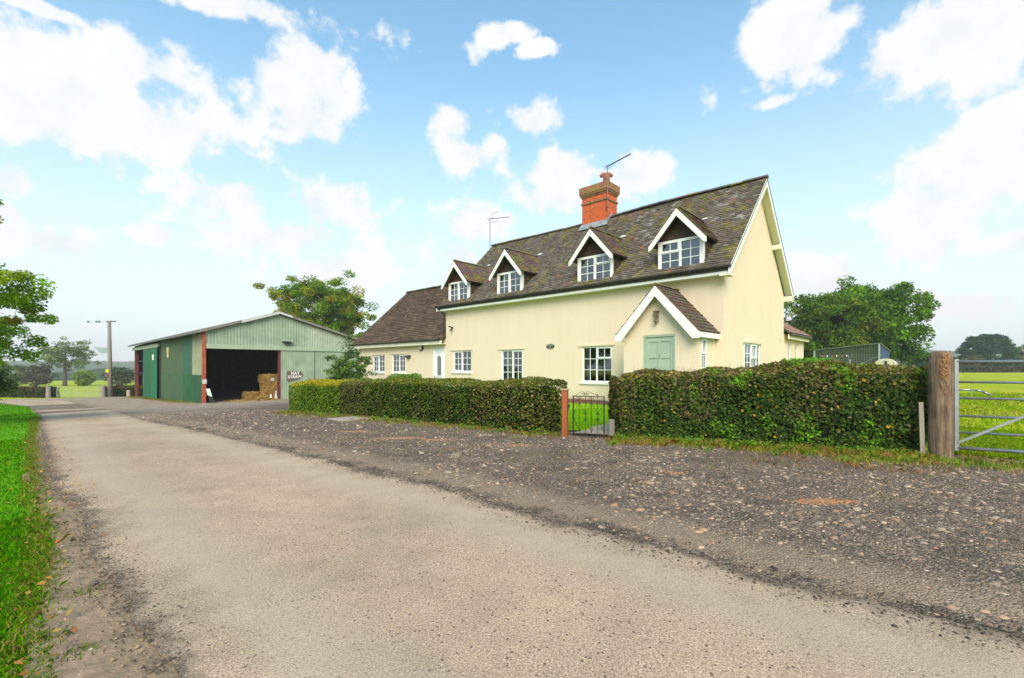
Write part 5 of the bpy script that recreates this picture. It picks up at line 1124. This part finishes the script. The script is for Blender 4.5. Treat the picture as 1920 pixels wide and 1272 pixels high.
# far metal gate with its posts
a_ = Vector((-53.0, 54.5)); b_ = Vector((-45.3, 51.6)); d_ = b_-a_; Lf = d_.length-.3; GAL = pm('pale_galvanised', (.42, .45, .40), (.34, .36, .33), 3, .5, 0, metal=.1)
fg2 = empty('field_gate', (a_.x, a_.y, gf(*a_)), math.atan2(d_.y, d_.x), 'distant pale metal field gate beyond the bend of the lane', 'field gate')
sl_ = (gf(*b_)-gf(*a_))/d_.length
for z in (.12, .26, .40, .56, .74, .94, 1.16): m = MB(); m.cyl((.15, 0, z), (Lf, 0, z+sl_*Lf), .022, n=6); m.build('rail', GAL, fg2)
for f in (0, .25, .5, .75, 1): m = MB(); x = .15+(Lf-.15)*f; m.cyl((x, 0, .08+sl_*x), (x, 0, 1.2+sl_*x), .025, n=6); m.build('stile', GAL, fg2)
for (x, y, lb) in ((-53.6, 54.2, 'grey round post at the left of the distant field gate'), (-44.9, 51.5, 'grey round post at the right of the distant field gate')):
    e = empty('wooden_post', (x, y, gf(x, y)), 0, lb, 'post'); m = MB(); m.lathe([(.24, -.3), (.23, 1.2), (.2, 1.3), (.05, 1.34)], n=12); m.build('post_shaft', pm('pale_post', (.30, .26, .24), (.2, .17, .16), 3, .9, .4), e)
e = empty('wooden_post', bw(-.6, 27.2, -2.2), 0, 'short pale post beside the open rear bay of the barn', 'post'); m = MB(); m.lathe([(.19, -.3), (.18, 1.1), (.05, 1.15)], n=12); m.build('post_shaft', pm('pale_wood', (.42, .34, .26), None, 3, .9, .4), e)

# electricity pole
PX, PY = -43.0, 50.2; ep = empty('electricity_pole', (PX, PY, gf(PX, PY)), 0, 'tall wooden electricity pole with a crossarm, left of the barn', 'pole')
m = MB(); m.cyl((0, 0, -.5), (-.12, 0, 8.15), .23, .15, 12); m.build('pole_shaft', pm('pole_wood', (.26, .225, .19), (.17, .15, .13), 3, .9, .3, stretch=(1, 1, .2)), ep, True)
m = MB(); m.box(-.45, .55, -.06, .06, 8.06, 8.18); m.build('crossarm', pm('dark_steel', (.10, .09, .09), None, 3, .7, 0), ep)
m = MB(); m.prism([(-1.75, -.0, 5.38), (-.25, -.0, 5.30), (-.25, 0, 4.72), (-1.1, 0, 4.72)], (0, .35, 0)); m.build('transformer_box', pm('grey_green_box', (.28, .36, .34), None, 3, .6, 0), ep)
m = MB(); m.box(-.3, .02, -.26, -.2, 2.65, 2.98); m.build('warning_sign', pm('yellow_sign', (.62, .55, .03), None, 3, .6, 0), ep)
m = MB(); m.box(-.34, .0, -.27, -.2, 2.15, 2.5); m.build('cable_guard', pm('rust_brown', (.20, .08, .05), None, 3, .8, 0), ep)
m = MB(); m.cyl((-.7, 0, 8.12), (-1.6, 0, 8.1), .02, n=5)
for x in (-1.5, -1.2, -2.4): m.lathe([(.05, -.12), (.14, -.05), (.14, .05), (.05, .12)], (x, 0, 8.1), 8)
m.cyl((-1.6, 0, 8.1), (-3.0, .6, 8.05), .014, n=4); m.build('insulator', pm('blue_grey_porcelain', (.25, .38, .40), None, 3, .3, 0), ep)

# oil tank, shed, airer behind the hedge
sh = empty('shed', (23.5, 30.0, gf(23.5, 30)), HA, 'dark green corrugated sheet shed with a blue end behind the right hedge', 'shed')
GD = .0; m = MB()
zl = lambda x: 2.86+x*.10
def corr2(mb, a0, a1, y, col, n=26):
    for i in range(n):
        x0 = a0+(a1-a0)*i/n; x1 = x0+(a1-a0)/n; xm = (x0+x1)/2
        for (p, q, dp, dq) in ((x0, x0+(x1-x0)*.35, 0, 0), (x0+(x1-x0)*.35, x0+(x1-x0)*.5, 0, .05), (x0+(x1-x0)*.5, x0+(x1-x0)*.85, .05, .05), (x0+(x1-x0)*.85, x1, .05, 0)):
            mb.quad((p, y+dp, -.2), (q, y+dq, -.2), (q, y+dq, zl(q)), (p, y+dp, zl(p)), col)
corr2(m, -3.52, 0, 0, (.06, .08, .045)); m.build('sheet_wall', SHEETM, sh, col=True)
m = MB(); m.add([(0, 0, 1.85), (0, 6.7, 1.85), (0, 6.7, 2.5), (0, 0, zl(0)), ], [(0, 1, 2, 3)]); m.box(-.06, .0, .0, 6.7, 1.8, 1.85); m.build('blue_end_panel', pm('blue_sheet', (.012, .05, .15), (.01, .035, .11), 5, .6, 0), sh)
m = MB(); m.quad((-3.52, 0, -.2), (-3.52, 0, zl(-3.5)), (-3.52, 6.7, 2.2), (-3.52, 6.7, -.2)); m.quad((-3.52, 6.7, -.2), (0, 6.7, -.2), (0, 6.7, 2.5), (-3.52, 6.7, 2.2)); m.build('back_wall', pm('shed_dark', (.03, .04, .03), None, 3, .8, 0), sh)
m = MB(); m.prism([(-3.6, -.08, zl(-3.6)), (.08, -.08, zl(.08)), (.08, 6.8, 2.52), (-3.6, 6.8, 2.2)], (0, 0, .05)); m.build('roof', pm('shed_roof', (.13, .17, .13), None, 3, .6, 0), sh)
m = MB(); m.box(-3.58, -3.50, -.06, .02, -.2, zl(-3.5)); m.box(-.04, .04, -.06, .02, -.2, zl(0)); m.build('corner_trim', pm('pale_green_trim', (.35, .42, .36), None, 3, .6, 0), sh)
tk = empty('oil_tank', (18.3, 23.0, gf(18.3, 23)), HA, 'cream domed oil tank showing over the right hedge in front of the green shed', 'oil tank')
m = MB(); n = 14; m.prism([(-.45, 0, .2), (.45, 0, .2)]+[(.45*math.cos(a), 0, 1.32+.36*math.sin(a)) for a in np.linspace(0, math.pi, n)], (0, .9, 0)); tk.location.z += .1; m.build('tank_body', pm('cream_plastic', (.55, .52, .36), (.48, .45, .32), 3, .5, 0), tk, bevel=.03)
m = MB(); m.box(-.02, .08, -.03, 0, 1.38, 1.56); m.box(-.12, .12, -.02, 0, 1.3, 1.34); m.build('tank_fitting', BLACK, tk); m = MB(); m.box(-.5, .5, .0, .9, 0, .2); m.build('base', PATH, tk)
ai = empty('rotary_airer', (17.6, 24.4, gf(17.6, 24.4)), 0, 'rotary clothes airer with coloured pegs in front of the green shed', 'clothes airer')
m = MB(); m.cyl((0, 0, 0), (0, 0, 1.75), .03, n=8); m.build('pole', STEEL, ai)
ends = []
for i in range(4):
    a = R(45+90*i+12); q = (1.35*math.cos(a), 1.35*math.sin(a), 2.0); ends.append(q); m = MB(); m.cyl((0, 0, 1.3), q, .011, n=6); m.build('arm', STEEL, ai)
m = MB()
for f in (.35, .5, .65, .8, .98):
    P4 = [tuple(Vector((0, 0, 1.3)).lerp(Vector(q), f)) for q in ends]
    for i in range(4): m.cyl(P4[i], P4[(i+1) % 4], .003, n=4)
m.build('washing_line', STEEL, ai)
for i, (f, c) in enumerate(((.1, 'r'), (.25, 'w'), (.4, 'r'), (.55, 'w'), (.7, 'r'), (.85, 'w'))):
    for j in (3,):
        p = Vector(ends[(2+j) % 4]).lerp(Vector(ends[(3+j) % 4]), f)*.985; m = MB(); m.box(p.x-.018, p.x+.018, p.y-.015, p.y+.015, 1.89, 1.97); m.build('clothes_peg', pm('peg_red', (.6, .10, .05), None, 3, .6, 0) if c == 'r' else WHITE, ai)

# ------------------------------------------------------------------ loose stuff: stones, grass, weeds, leaves
def poly_pts(poly, n, rmin=0, rmax=1e9):
    B = np.array(poly); out = []; lo, hi = B.min(0), B.max(0); lo = np.maximum(lo, -rmax); hi = np.minimum(hi, rmax); tot = 0
    while tot < n:
        P = rng.uniform(lo, hi, (n*3, 2)); r = np.hypot(*P.T); P = P[(r > rmin) & (r < rmax)]; P = P[inside(poly, P)]; out.append(P); tot += len(P)
        if len(out) > 60: break
    return np.concatenate(out)[:n]
def along(path, n, sd_, o=0):
    p = np.array(path, float); sg_ = np.hypot(*(p[1:]-p[:-1]).T); i = rng.choice(len(sg_), n, p=sg_/sg_.sum()); t = rng.random((n, 1)); d = (p[i+1]-p[i])/sg_[i][:, None]; nv = np.stack([d[:, 1], -d[:, 0]], 1)
    return p[i]+(p[i+1]-p[i])*t+nv*(o+sd_*rng.normal(size=(n, 1)))
def stones(name, P, size, cols, mat, dz=.02, sq=.55):
    base_ = np.array([(1, 0, 0), (.31, .95, 0), (-.81, .59, 0), (-.81, -.59, 0), (.31, -.95, 0), (.55, .2, .8), (-.35, .55, .75), (-.4, -.5, .8), (.2, -.5, .85)], float)
    F = [(0, 1, 5), (1, 6, 5), (1, 2, 6), (2, 7, 6), (2, 3, 7), (3, 4, 7), (4, 8, 7), (4, 0, 8), (0, 5, 8), (5, 6, 7), (5, 7, 8)]
    k = len(P); t = rng.uniform(0, 6.28, k); c, s = np.cos(t), np.sin(t); s3 = size[:, None]*rng.uniform(.6, 1.2, (k, 3))*np.array([.5, .5, sq*.5])
    V = base_[None]*s3[:, None]*(1+.18*rng.normal(size=(k, 9, 1))); x = V[..., 0]*c[:, None]-V[..., 1]*s[:, None]; y = V[..., 0]*s[:, None]+V[..., 1]*c[:, None]
    z = V[..., 2]+(G(P[:, 0], P[:, 1])+dz)[:, None]-.15*size[:, None]*sq; V = np.stack([x+P[:, :1], y+P[:, 1:2], z], -1).reshape(-1, 3)
    Fc = (np.array(F)[None]+np.arange(k)[:, None, None]*9).reshape(-1, 3)
    return fast(name, V, Fc, 3, mat, None, np.repeat(np.clip(cols*[1.06, .95, .78], .01, 1), len(F), 0))
STONE = vcm('stone', .85, 0, 30, .25, .3, 80, .25)
near_g = [(12, 1), (12, 4.3), (9.8, 5.4), (7.0, 7.0), (6.2, 7.2), (4.4, 8.0), (1.9, 9.0), (.9, 9.3), (-2.2, 12.0), (-8.1, 17.0), (-11, 20), (-20, 24), (-18.5, 22.3), (-11.3, 14.45), (-7.15, 10.7), (-4.28, 8.15), (-2.2, 6.35), (-.85, 5.3), (.12, 4.3), (.8, 3.73), (1.25, 3.35), (1.75, 2.88), (2.0, 2.7), (2.55, 2.32), (7, .5)]
SC_ = [(.22, .19, .17), (.30, .24, .20), (.36, .25, .20), (.15, .14, .135), (.42, .38, .34), (.10, .095, .09), (.26, .17, .12), (.13, .12, .115), (.08, .075, .07)]
def dens_filter(P, seed, thr):
    q = np.array([noise.noise(Vector((a*.8, b*.8, seed))) for a, b in P]); return P[q+rng.normal(0, .25, len(P)) > thr]
P = dens_filter(poly_pts(near_g, 9000, 1.5, 8.5), 1, -.05); k = len(P)
tag(stones('pebbles', P, rng.lognormal(math.log(.040), .42, k), pal([(.26, .22, .19), (.30, .23, .18), (.34, .24, .18), (.2, .18, .165), (.36, .30, .25), (.15, .135, .12), (.28, .19, .14), (.32, .28, .25), (.24, .2, .18)], k, .18), STONE), 'pink and grey pebbles lying over the gravel in front of the right hedge', 'pebbles', kind='stuff')
P = poly_pts(near_g, 42000, 1.5, 10); dl_ = edgedist(red[1:16]+red[1:16][::-1][1:-1], P); P = P[~((dl_ > .16) & (dl_ < .6) & (rng.random(len(P)) < .8))]; k = len(P)
tag(stones('chippings', P, rng.lognormal(math.log(.015), .35, k), pal(SC_+[(.10, .085, .07), (.15, .125, .10), (.07, .062, .055), (.2, .165, .13)]*3, k, .2), STONE, sq=.7), 'small dark road chippings covering the gravel yard near the lane', 'chippings', kind='stuff')
P = np.concatenate([dens_filter(poly_pts([(7, .5), (9, 4.2), (3, 6.6), (-.6, 5.2), (1.25, 3.35), (2.55, 2.32)], 9000), 3, 0.)]); dl_ = edgedist(red[1:16]+red[1:16][::-1][1:-1], P); P = P[~((dl_ > .16) & (dl_ < .6) & (rng.random(len(P)) < .8))]; k = len(P)
tag(stones('gravel_stones', P, rng.lognormal(math.log(.024), .4, k), pal([(.26, .22, .19), (.34, .26, .2), (.12, .11, .1), (.4, .33, .27), (.2, .17, .15), (.08, .075, .07)], k, .2), STONE), 'mixed stones loose on the gravel nearest the lane', 'stones', kind='stuff')
P = poly_pts(near_g, 11000, 8.5, 22); k = len(P)
tag(stones('far_pebbles', P, rng.lognormal(math.log(.04), .35, k), pal(SC_, k, .2), STONE), 'pebbles over the gravel along the long left hedge', 'pebbles', kind='stuff')
edge_pts = np.array(red[1:12]); EP = []
for i in range(len(edge_pts)-1):
    a, b_ = edge_pts[i], edge_pts[i+1]; L_ = np.hypot(*(b_-a)); kk = int(700*L_/(1+.12*np.hypot(*a)**1.6)); t = rng.random((kk, 1)); nrm = np.array([-(b_-a)[1], (b_-a)[0]])/L_; EP.append(a+(b_-a)*t+nrm*(rng.normal(0, .10, (kk, 1))+.01))
EP = np.concatenate(EP); k = len(EP)
tag(stones('edge_chippings', EP, rng.lognormal(math.log(.013), .35, k), pal([(.06, .058, .055), (.1, .09, .085), (.04, .04, .04), (.2, .18, .16)], k, .2), STONE, .043, .7), 'loose dark chippings along the ragged edge of the lane', 'chippings', kind='stuff')
red_p = []
for (cx, cy, rx, ry, ang) in ((3.11, 4.64, .30, .09, -.2), (-2.16, 8.82, .42, .12, .0), (-3.3, 9.9, .32, .1, .0), (.1, 8.0, .2, .08, 0), (2.05, 5.9, .14, .06, 0), (-1.4, 8.6, .25, .1, 0)):
    kk = int(1500*rx*ry*8); a = rng.uniform(0, 6.28, kk); rr_ = np.sqrt(rng.random(kk))*(1+.3*rng.normal(size=kk)); red_p.append(np.stack([cx+rx*rr_*np.cos(a), cy+ry*rr_*np.sin(a)], 1))
red_p = np.concatenate(red_p); k = len(red_p)
tag(stones('brick_rubble', red_p, rng.lognormal(math.log(.022), .3, k), pal([(.36, .16, .08), (.32, .19, .12), (.38, .22, .14)], k), STONE, .022, .5), 'orange patches of crushed brick trodden into the gravel', 'brick rubble', kind='stuff')
# concrete cover in the gravel by the left hedge
mc = empty('concrete_slab', (-4.35, 12.6, gf(-4.35, 12.6)+.02), R(-40), 'flat grey concrete cover set in the gravel near the left hedge', 'concrete slab')
m = MB(); m.box(-.45, .45, -.4, .4, 0, .03); m.build('slab', PATH, mc, bevel=.01)

# verge grass near the camera
vg = [(-1.82, 1.4), (-1.95, 2.0), (-2.5, 2.5), (-3.36, 3.42), (-4.15, 4.2), (-5.05, 5.0), (-9.95, 9.75), (-12.5, 12.2), (-17, 12), (-14, 5), (-8, 2), (-5, 1.2)]
vf = [(-9.95, 9.75), (-19.6, 19.3), (-31.8, 30.9), (-41.5, 38), (-50, 30), (-17, 9)]
P = np.concatenate([poly_pts(vg, 90000, 1.5, 6.), poly_pts(vg, 60000, 6., 14), poly_pts(vf, 60000, 13, 60)]); k = len(P); r = np.hypot(*P.T); q = np.array([noise.noise(Vector((a*1.2, b*1.2, 2))) for a, b in P]); d = edgedist(vg[:7]+vg[:7][::-1][1:-1], P)
c = pal([(.075, .27, .002), (.11, .33, .003), (.16, .37, .006), (.05, .19, .002)], k, .25); yel = (rng.random(k) < .05+.12*(q > .3)); c[yel] = pal([(.16, .34, .01), (.25, .28, .03)], int(yel.sum()))
ee = (d < .14) & (rng.random(k) < .5); c[ee] = pal([(.34, .26, .05), (.28, .28, .03), (.18, .30, .01)], int(ee.sum()))
tag(blades('verge_grass', np.stack([P[:, 0], P[:, 1], G(*P.T)], 1), rng.uniform(.025, .06, k)*(1+.3*q), .0035+.0010*r, rng.uniform(.2, 1.1, k), c, GRASS), 'short bright green grass of the left verge', 'grass', kind='stuff')
ll = along(lane_left[:8], 5200, .07, 0); k = len(ll)
tag(stones('edge_grit', ll, rng.lognormal(math.log(.011), .4, k), pal([(.1, .09, .08), (.18, .15, .12), (.26, .2, .15), (.07, .065, .06)], k, .2), STONE, .042, .7), 'loose grit along the broken left edge of the lane', 'grit', kind='stuff')
dl = along([(-1.9, 1.6), (-2.5, 2.5), (-3.36, 3.42), (-5.05, 5.0), (-9.95, 9.75), (-19.3, 19.0)], 9000, .05, -.02); k = len(dl)
tag(blades('verge_fringe', np.stack([dl[:, 0], dl[:, 1], G(*dl.T)+.02], 1), rng.uniform(.02, .06, k), .007, rng.uniform(.5, 1.5, k), pal([(.30, .26, .06), (.36, .25, .08), (.16, .30, .01), (.22, .28, .03), (.1, .28, .01)], k), GRASS), 'yellowing fringe of grass where the verge meets the bare dirt', 'grass', kind='stuff')
# grass of the right hand field near the gate
fp = [(6.75, 6.95), (10.4, 4.9), (24, 6), (30, 26), (17, 22), (9.5, 10.5), (7.0, 7.9)]
P = np.concatenate([poly_pts(fp, 45000, 6, 14), poly_pts(fp, 26000, 14, 34)]); k = len(P); r = np.hypot(*P.T); q = np.array([noise.noise(Vector((a*.5, b*.5, 5))) for a, b in P])
c = pal([(.20, .38, .005), (.28, .43, .006), (.36, .42, .010), (.15, .28, .005)], k); ee = (rng.random(k) < .12+.5*(q > .1)); c[ee] = pal([(.42, .38, .07), (.34, .38, .04), (.48, .40, .12)], int(ee.sum()))
tag(blades('field_grass', np.stack([P[:, 0], P[:, 1], G(*P.T)], 1), rng.uniform(.05, .13, k)*(1+.5*q), .004+.0009*r, rng.uniform(.3, 1.1, k), c, GRASS), 'patchy green and straw coloured grass behind the field gate', 'grass', kind='stuff')
# lawn blades close to the garden gate
P = poly_pts([(1.2, 9.8), (1.9, 9.6), (3.6, 10.4), (5.5, 13.2), (3.5, 15.5), (.5, 13.5)], 16000); k = len(P)
tag(blades('lawn_blades', np.stack([P[:, 0], P[:, 1], G(*P.T)+.045], 1), rng.uniform(.02, .045, k), .012, rng.uniform(.2, .9, k), pal([(.18, .42, .003), (.25, .47, .005), (.14, .34, .003)], k), GRASS), 'mown front lawn seen through the iron gate', 'grass', kind='stuff')
# weeds along the hedge feet
def tufts(path, nt, per, h, sp, cols, name, label, sd_, o):
    Ct = along(path, nt, sd_, o); hs = rng.uniform(.4, 1.2, nt)*h; i = np.repeat(np.arange(nt), per); P = Ct[i]+rng.normal(0, sp, (nt*per, 2)); k = len(P); cc = np.array(cols)[rng.integers(0, len(cols), nt)][i]*rng.normal(1, .2, (k, 1))
    return tag(blades(name, np.stack([P[:, 0], P[:, 1], G(*P.T)+.02], 1), hs[i]*rng.uniform(.5, 1.1, k), .009, rng.uniform(.3, 1.3, k), np.clip(cc, .005, 1), GRASS), label, 'weeds', kind='stuff')
hp = [(1.9, 8.75), (4.1, 7.85), (6.2, 6.95)]; hl = [(-8.2, 16.7), (-3.0, 12.0), (.95, 9.15)]
WG = [(.20, .32, .02), (.15, .28, .02), (.28, .34, .03), (.42, .34, .06), (.48, .28, .09), (.36, .2, .07)]
tufts(hp, 380, 26, .11, .06, WG, 'hedge_foot_weeds', 'green and straw coloured weeds along the foot of the right hedge', .26, .10)
tufts(hl, 420, 20, .07, .06, WG+[(.26, .17, .05)]*2, 'hedge_foot_weeds', 'low weeds and dry grass along the foot of the left hedge', .24, .12)
tufts([(4.6, 6.9), (7.6, 6.0)], 90, 30, .07, .10, [(.18, .38, .02), (.25, .38, .03), (.44, .32, .10), (.50, .36, .15)], 'grass_patch', 'grass and dry straw tufts on the gravel in front of the gatepost', .16, .0)
tufts([(6.3, 6.5), (10.5, 4.6)], 130, 26, .10, .10, [(.36, .22, .09), (.42, .28, .13), (.18, .24, .05), (.14, .26, .03)], 'dry_grass', 'dry bleached grass under the galvanised field gate', .16, .0)
tufts([(3.4, 6.9), (5.8, 6.2)], 36, 22, .05, .12, [(.36, .2, .09), (.3, .17, .07), (.15, .25, .03)], 'dry_grass', 'thin dry grass patches out on the gravel near the right hedge', .22, .1)
tufts([(-6.5, 13.6), (-1.5, 9.2), (2.0, 7.4)], 70, 14, .03, .09, [(.2, .26, .04), (.33, .25, .07), (.15, .25, .03)], 'gravel_moss', 'small moss and grass patches in the gravel before the left hedge', .5, .0)
tufts([tuple(bw(-.35, .2))[:2], tuple(bw(-.45, 27))[:2]], 500, 10, .14, .2, [(.24, .24, .04), (.16, .22, .03), (.32, .26, .07)], 'barn_foot_grass', 'rough yellow green grass along the side wall of the barn', .18, -.1)
tufts([(-3.5, 9.2), (.5, 6.6), (3.5, 5.6), (7.5, 5.2)], 120, 16, .03, .07, [(.3, .2, .07), (.22, .26, .04), (.36, .25, .1), (.16, .24, .03)], 'gravel_tufts', 'scattered tiny dry tufts over the gravel yard', .7, .0)
# broad leaved weeds
Ct = np.concatenate([along(hp, 70, .12, .04), along(hl, 40, .1, .08)]); i = np.repeat(np.arange(len(Ct)), 16); P = Ct[i]+rng.normal(0, .07, (len(i), 2)); k = len(P)
tag(leaves('broad_leaved_weeds', np.stack([P[:, 0], P[:, 1], G(*P.T)+rng.uniform(.02, .12, k)], 1), rng.normal(size=(k, 3))*.6+[0, 0, 1], rng.uniform(.03, .08, k), pal([(.12, .30, .02), (.15, .33, .03), (.22, .3, .04)], k), LEAF, asp=.5), 'bright broad leaved weeds at the feet of the hedges', 'weeds', kind='stuff')
# small green weeds on the dirt strip
Ct = np.array([(-2.25, 2.3), (-3.2, 3.1), (-3.75, 3.6), (-2.5, 2.75), (-3.9, 3.9), (-2.0, 2.15), (-2.75, 2.6)]); i = np.repeat(np.arange(7), 60); P = Ct[i]+rng.normal(0, .05, (420, 2)); k = 420
tag(blades('strip_weeds', np.stack([P[:, 0], P[:, 1], G(*P.T)+.03], 1), rng.uniform(.01, .035, k), .006, rng.uniform(.5, 1.5, k), pal([(.10, .2, .02), (.2, .2, .04)], k), GRASS), 'little weeds sprouting on the bare dirt strip by the lane', 'weeds', kind='stuff')
# fallen leaves along the verge
Pl = along([(-2.0, 1.9), (-2.6, 2.5), (-3.4, 3.42), (-5.0, 4.95), (-9.9, 9.7)], 260, .16, .05); k = len(Pl)
tag(leaves('fallen_leaves', np.stack([Pl[:, 0], Pl[:, 1], G(*Pl.T)+.05+rng.uniform(0, .03, k)], 1), rng.normal(size=(k, 3))*.35+[0, 0, 1], rng.uniform(.02, .05, k), pal([(.50, .22, .04), (.55, .36, .08), (.40, .14, .05), (.42, .2, .06)], k), LEAF, asp=.55), 'orange and yellow fallen leaves along the edge of the left verge', 'fallen leaves', kind='stuff')
Ps = poly_pts([(-1.8, 2.0), (-2.5, 2.8), (-4.9, 4.95), (-5.0, 4.9), (-3.4, 3.35), (-2.5, 2.45), (-1.9, 1.7)], 900); k = len(Ps)
tag(stones('strip_grit', Ps, rng.lognormal(math.log(.010), .5, k), pal(SC_, k), STONE, .03, .6), 'grit and little stones scattered on the bare dirt strip', 'grit', kind='stuff')

# ------------------------------------------------------------------ haze
hb = MB(); hb.box(-1650, 1650, -60, 1650, -70, 75); hz = hb.build('haze', None)
m = bpy.data.materials.new('haze_air'); m.use_nodes = True; N = m.node_tree.nodes; N.clear(); pv = N.new('ShaderNodeVolumePrincipled'); out = N.new('ShaderNodeOutputMaterial')
pv.inputs['Color'].default_value = (1, 1, 1, 1); pv.inputs['Density'].default_value = .0005; pv.inputs['Anisotropy'].default_value = 0
m.node_tree.links.new(pv.outputs[0], out.inputs['Volume']); hz.data.materials.append(m); tag(hz, kind='stuff'); hz.display_type = 'WIRE'
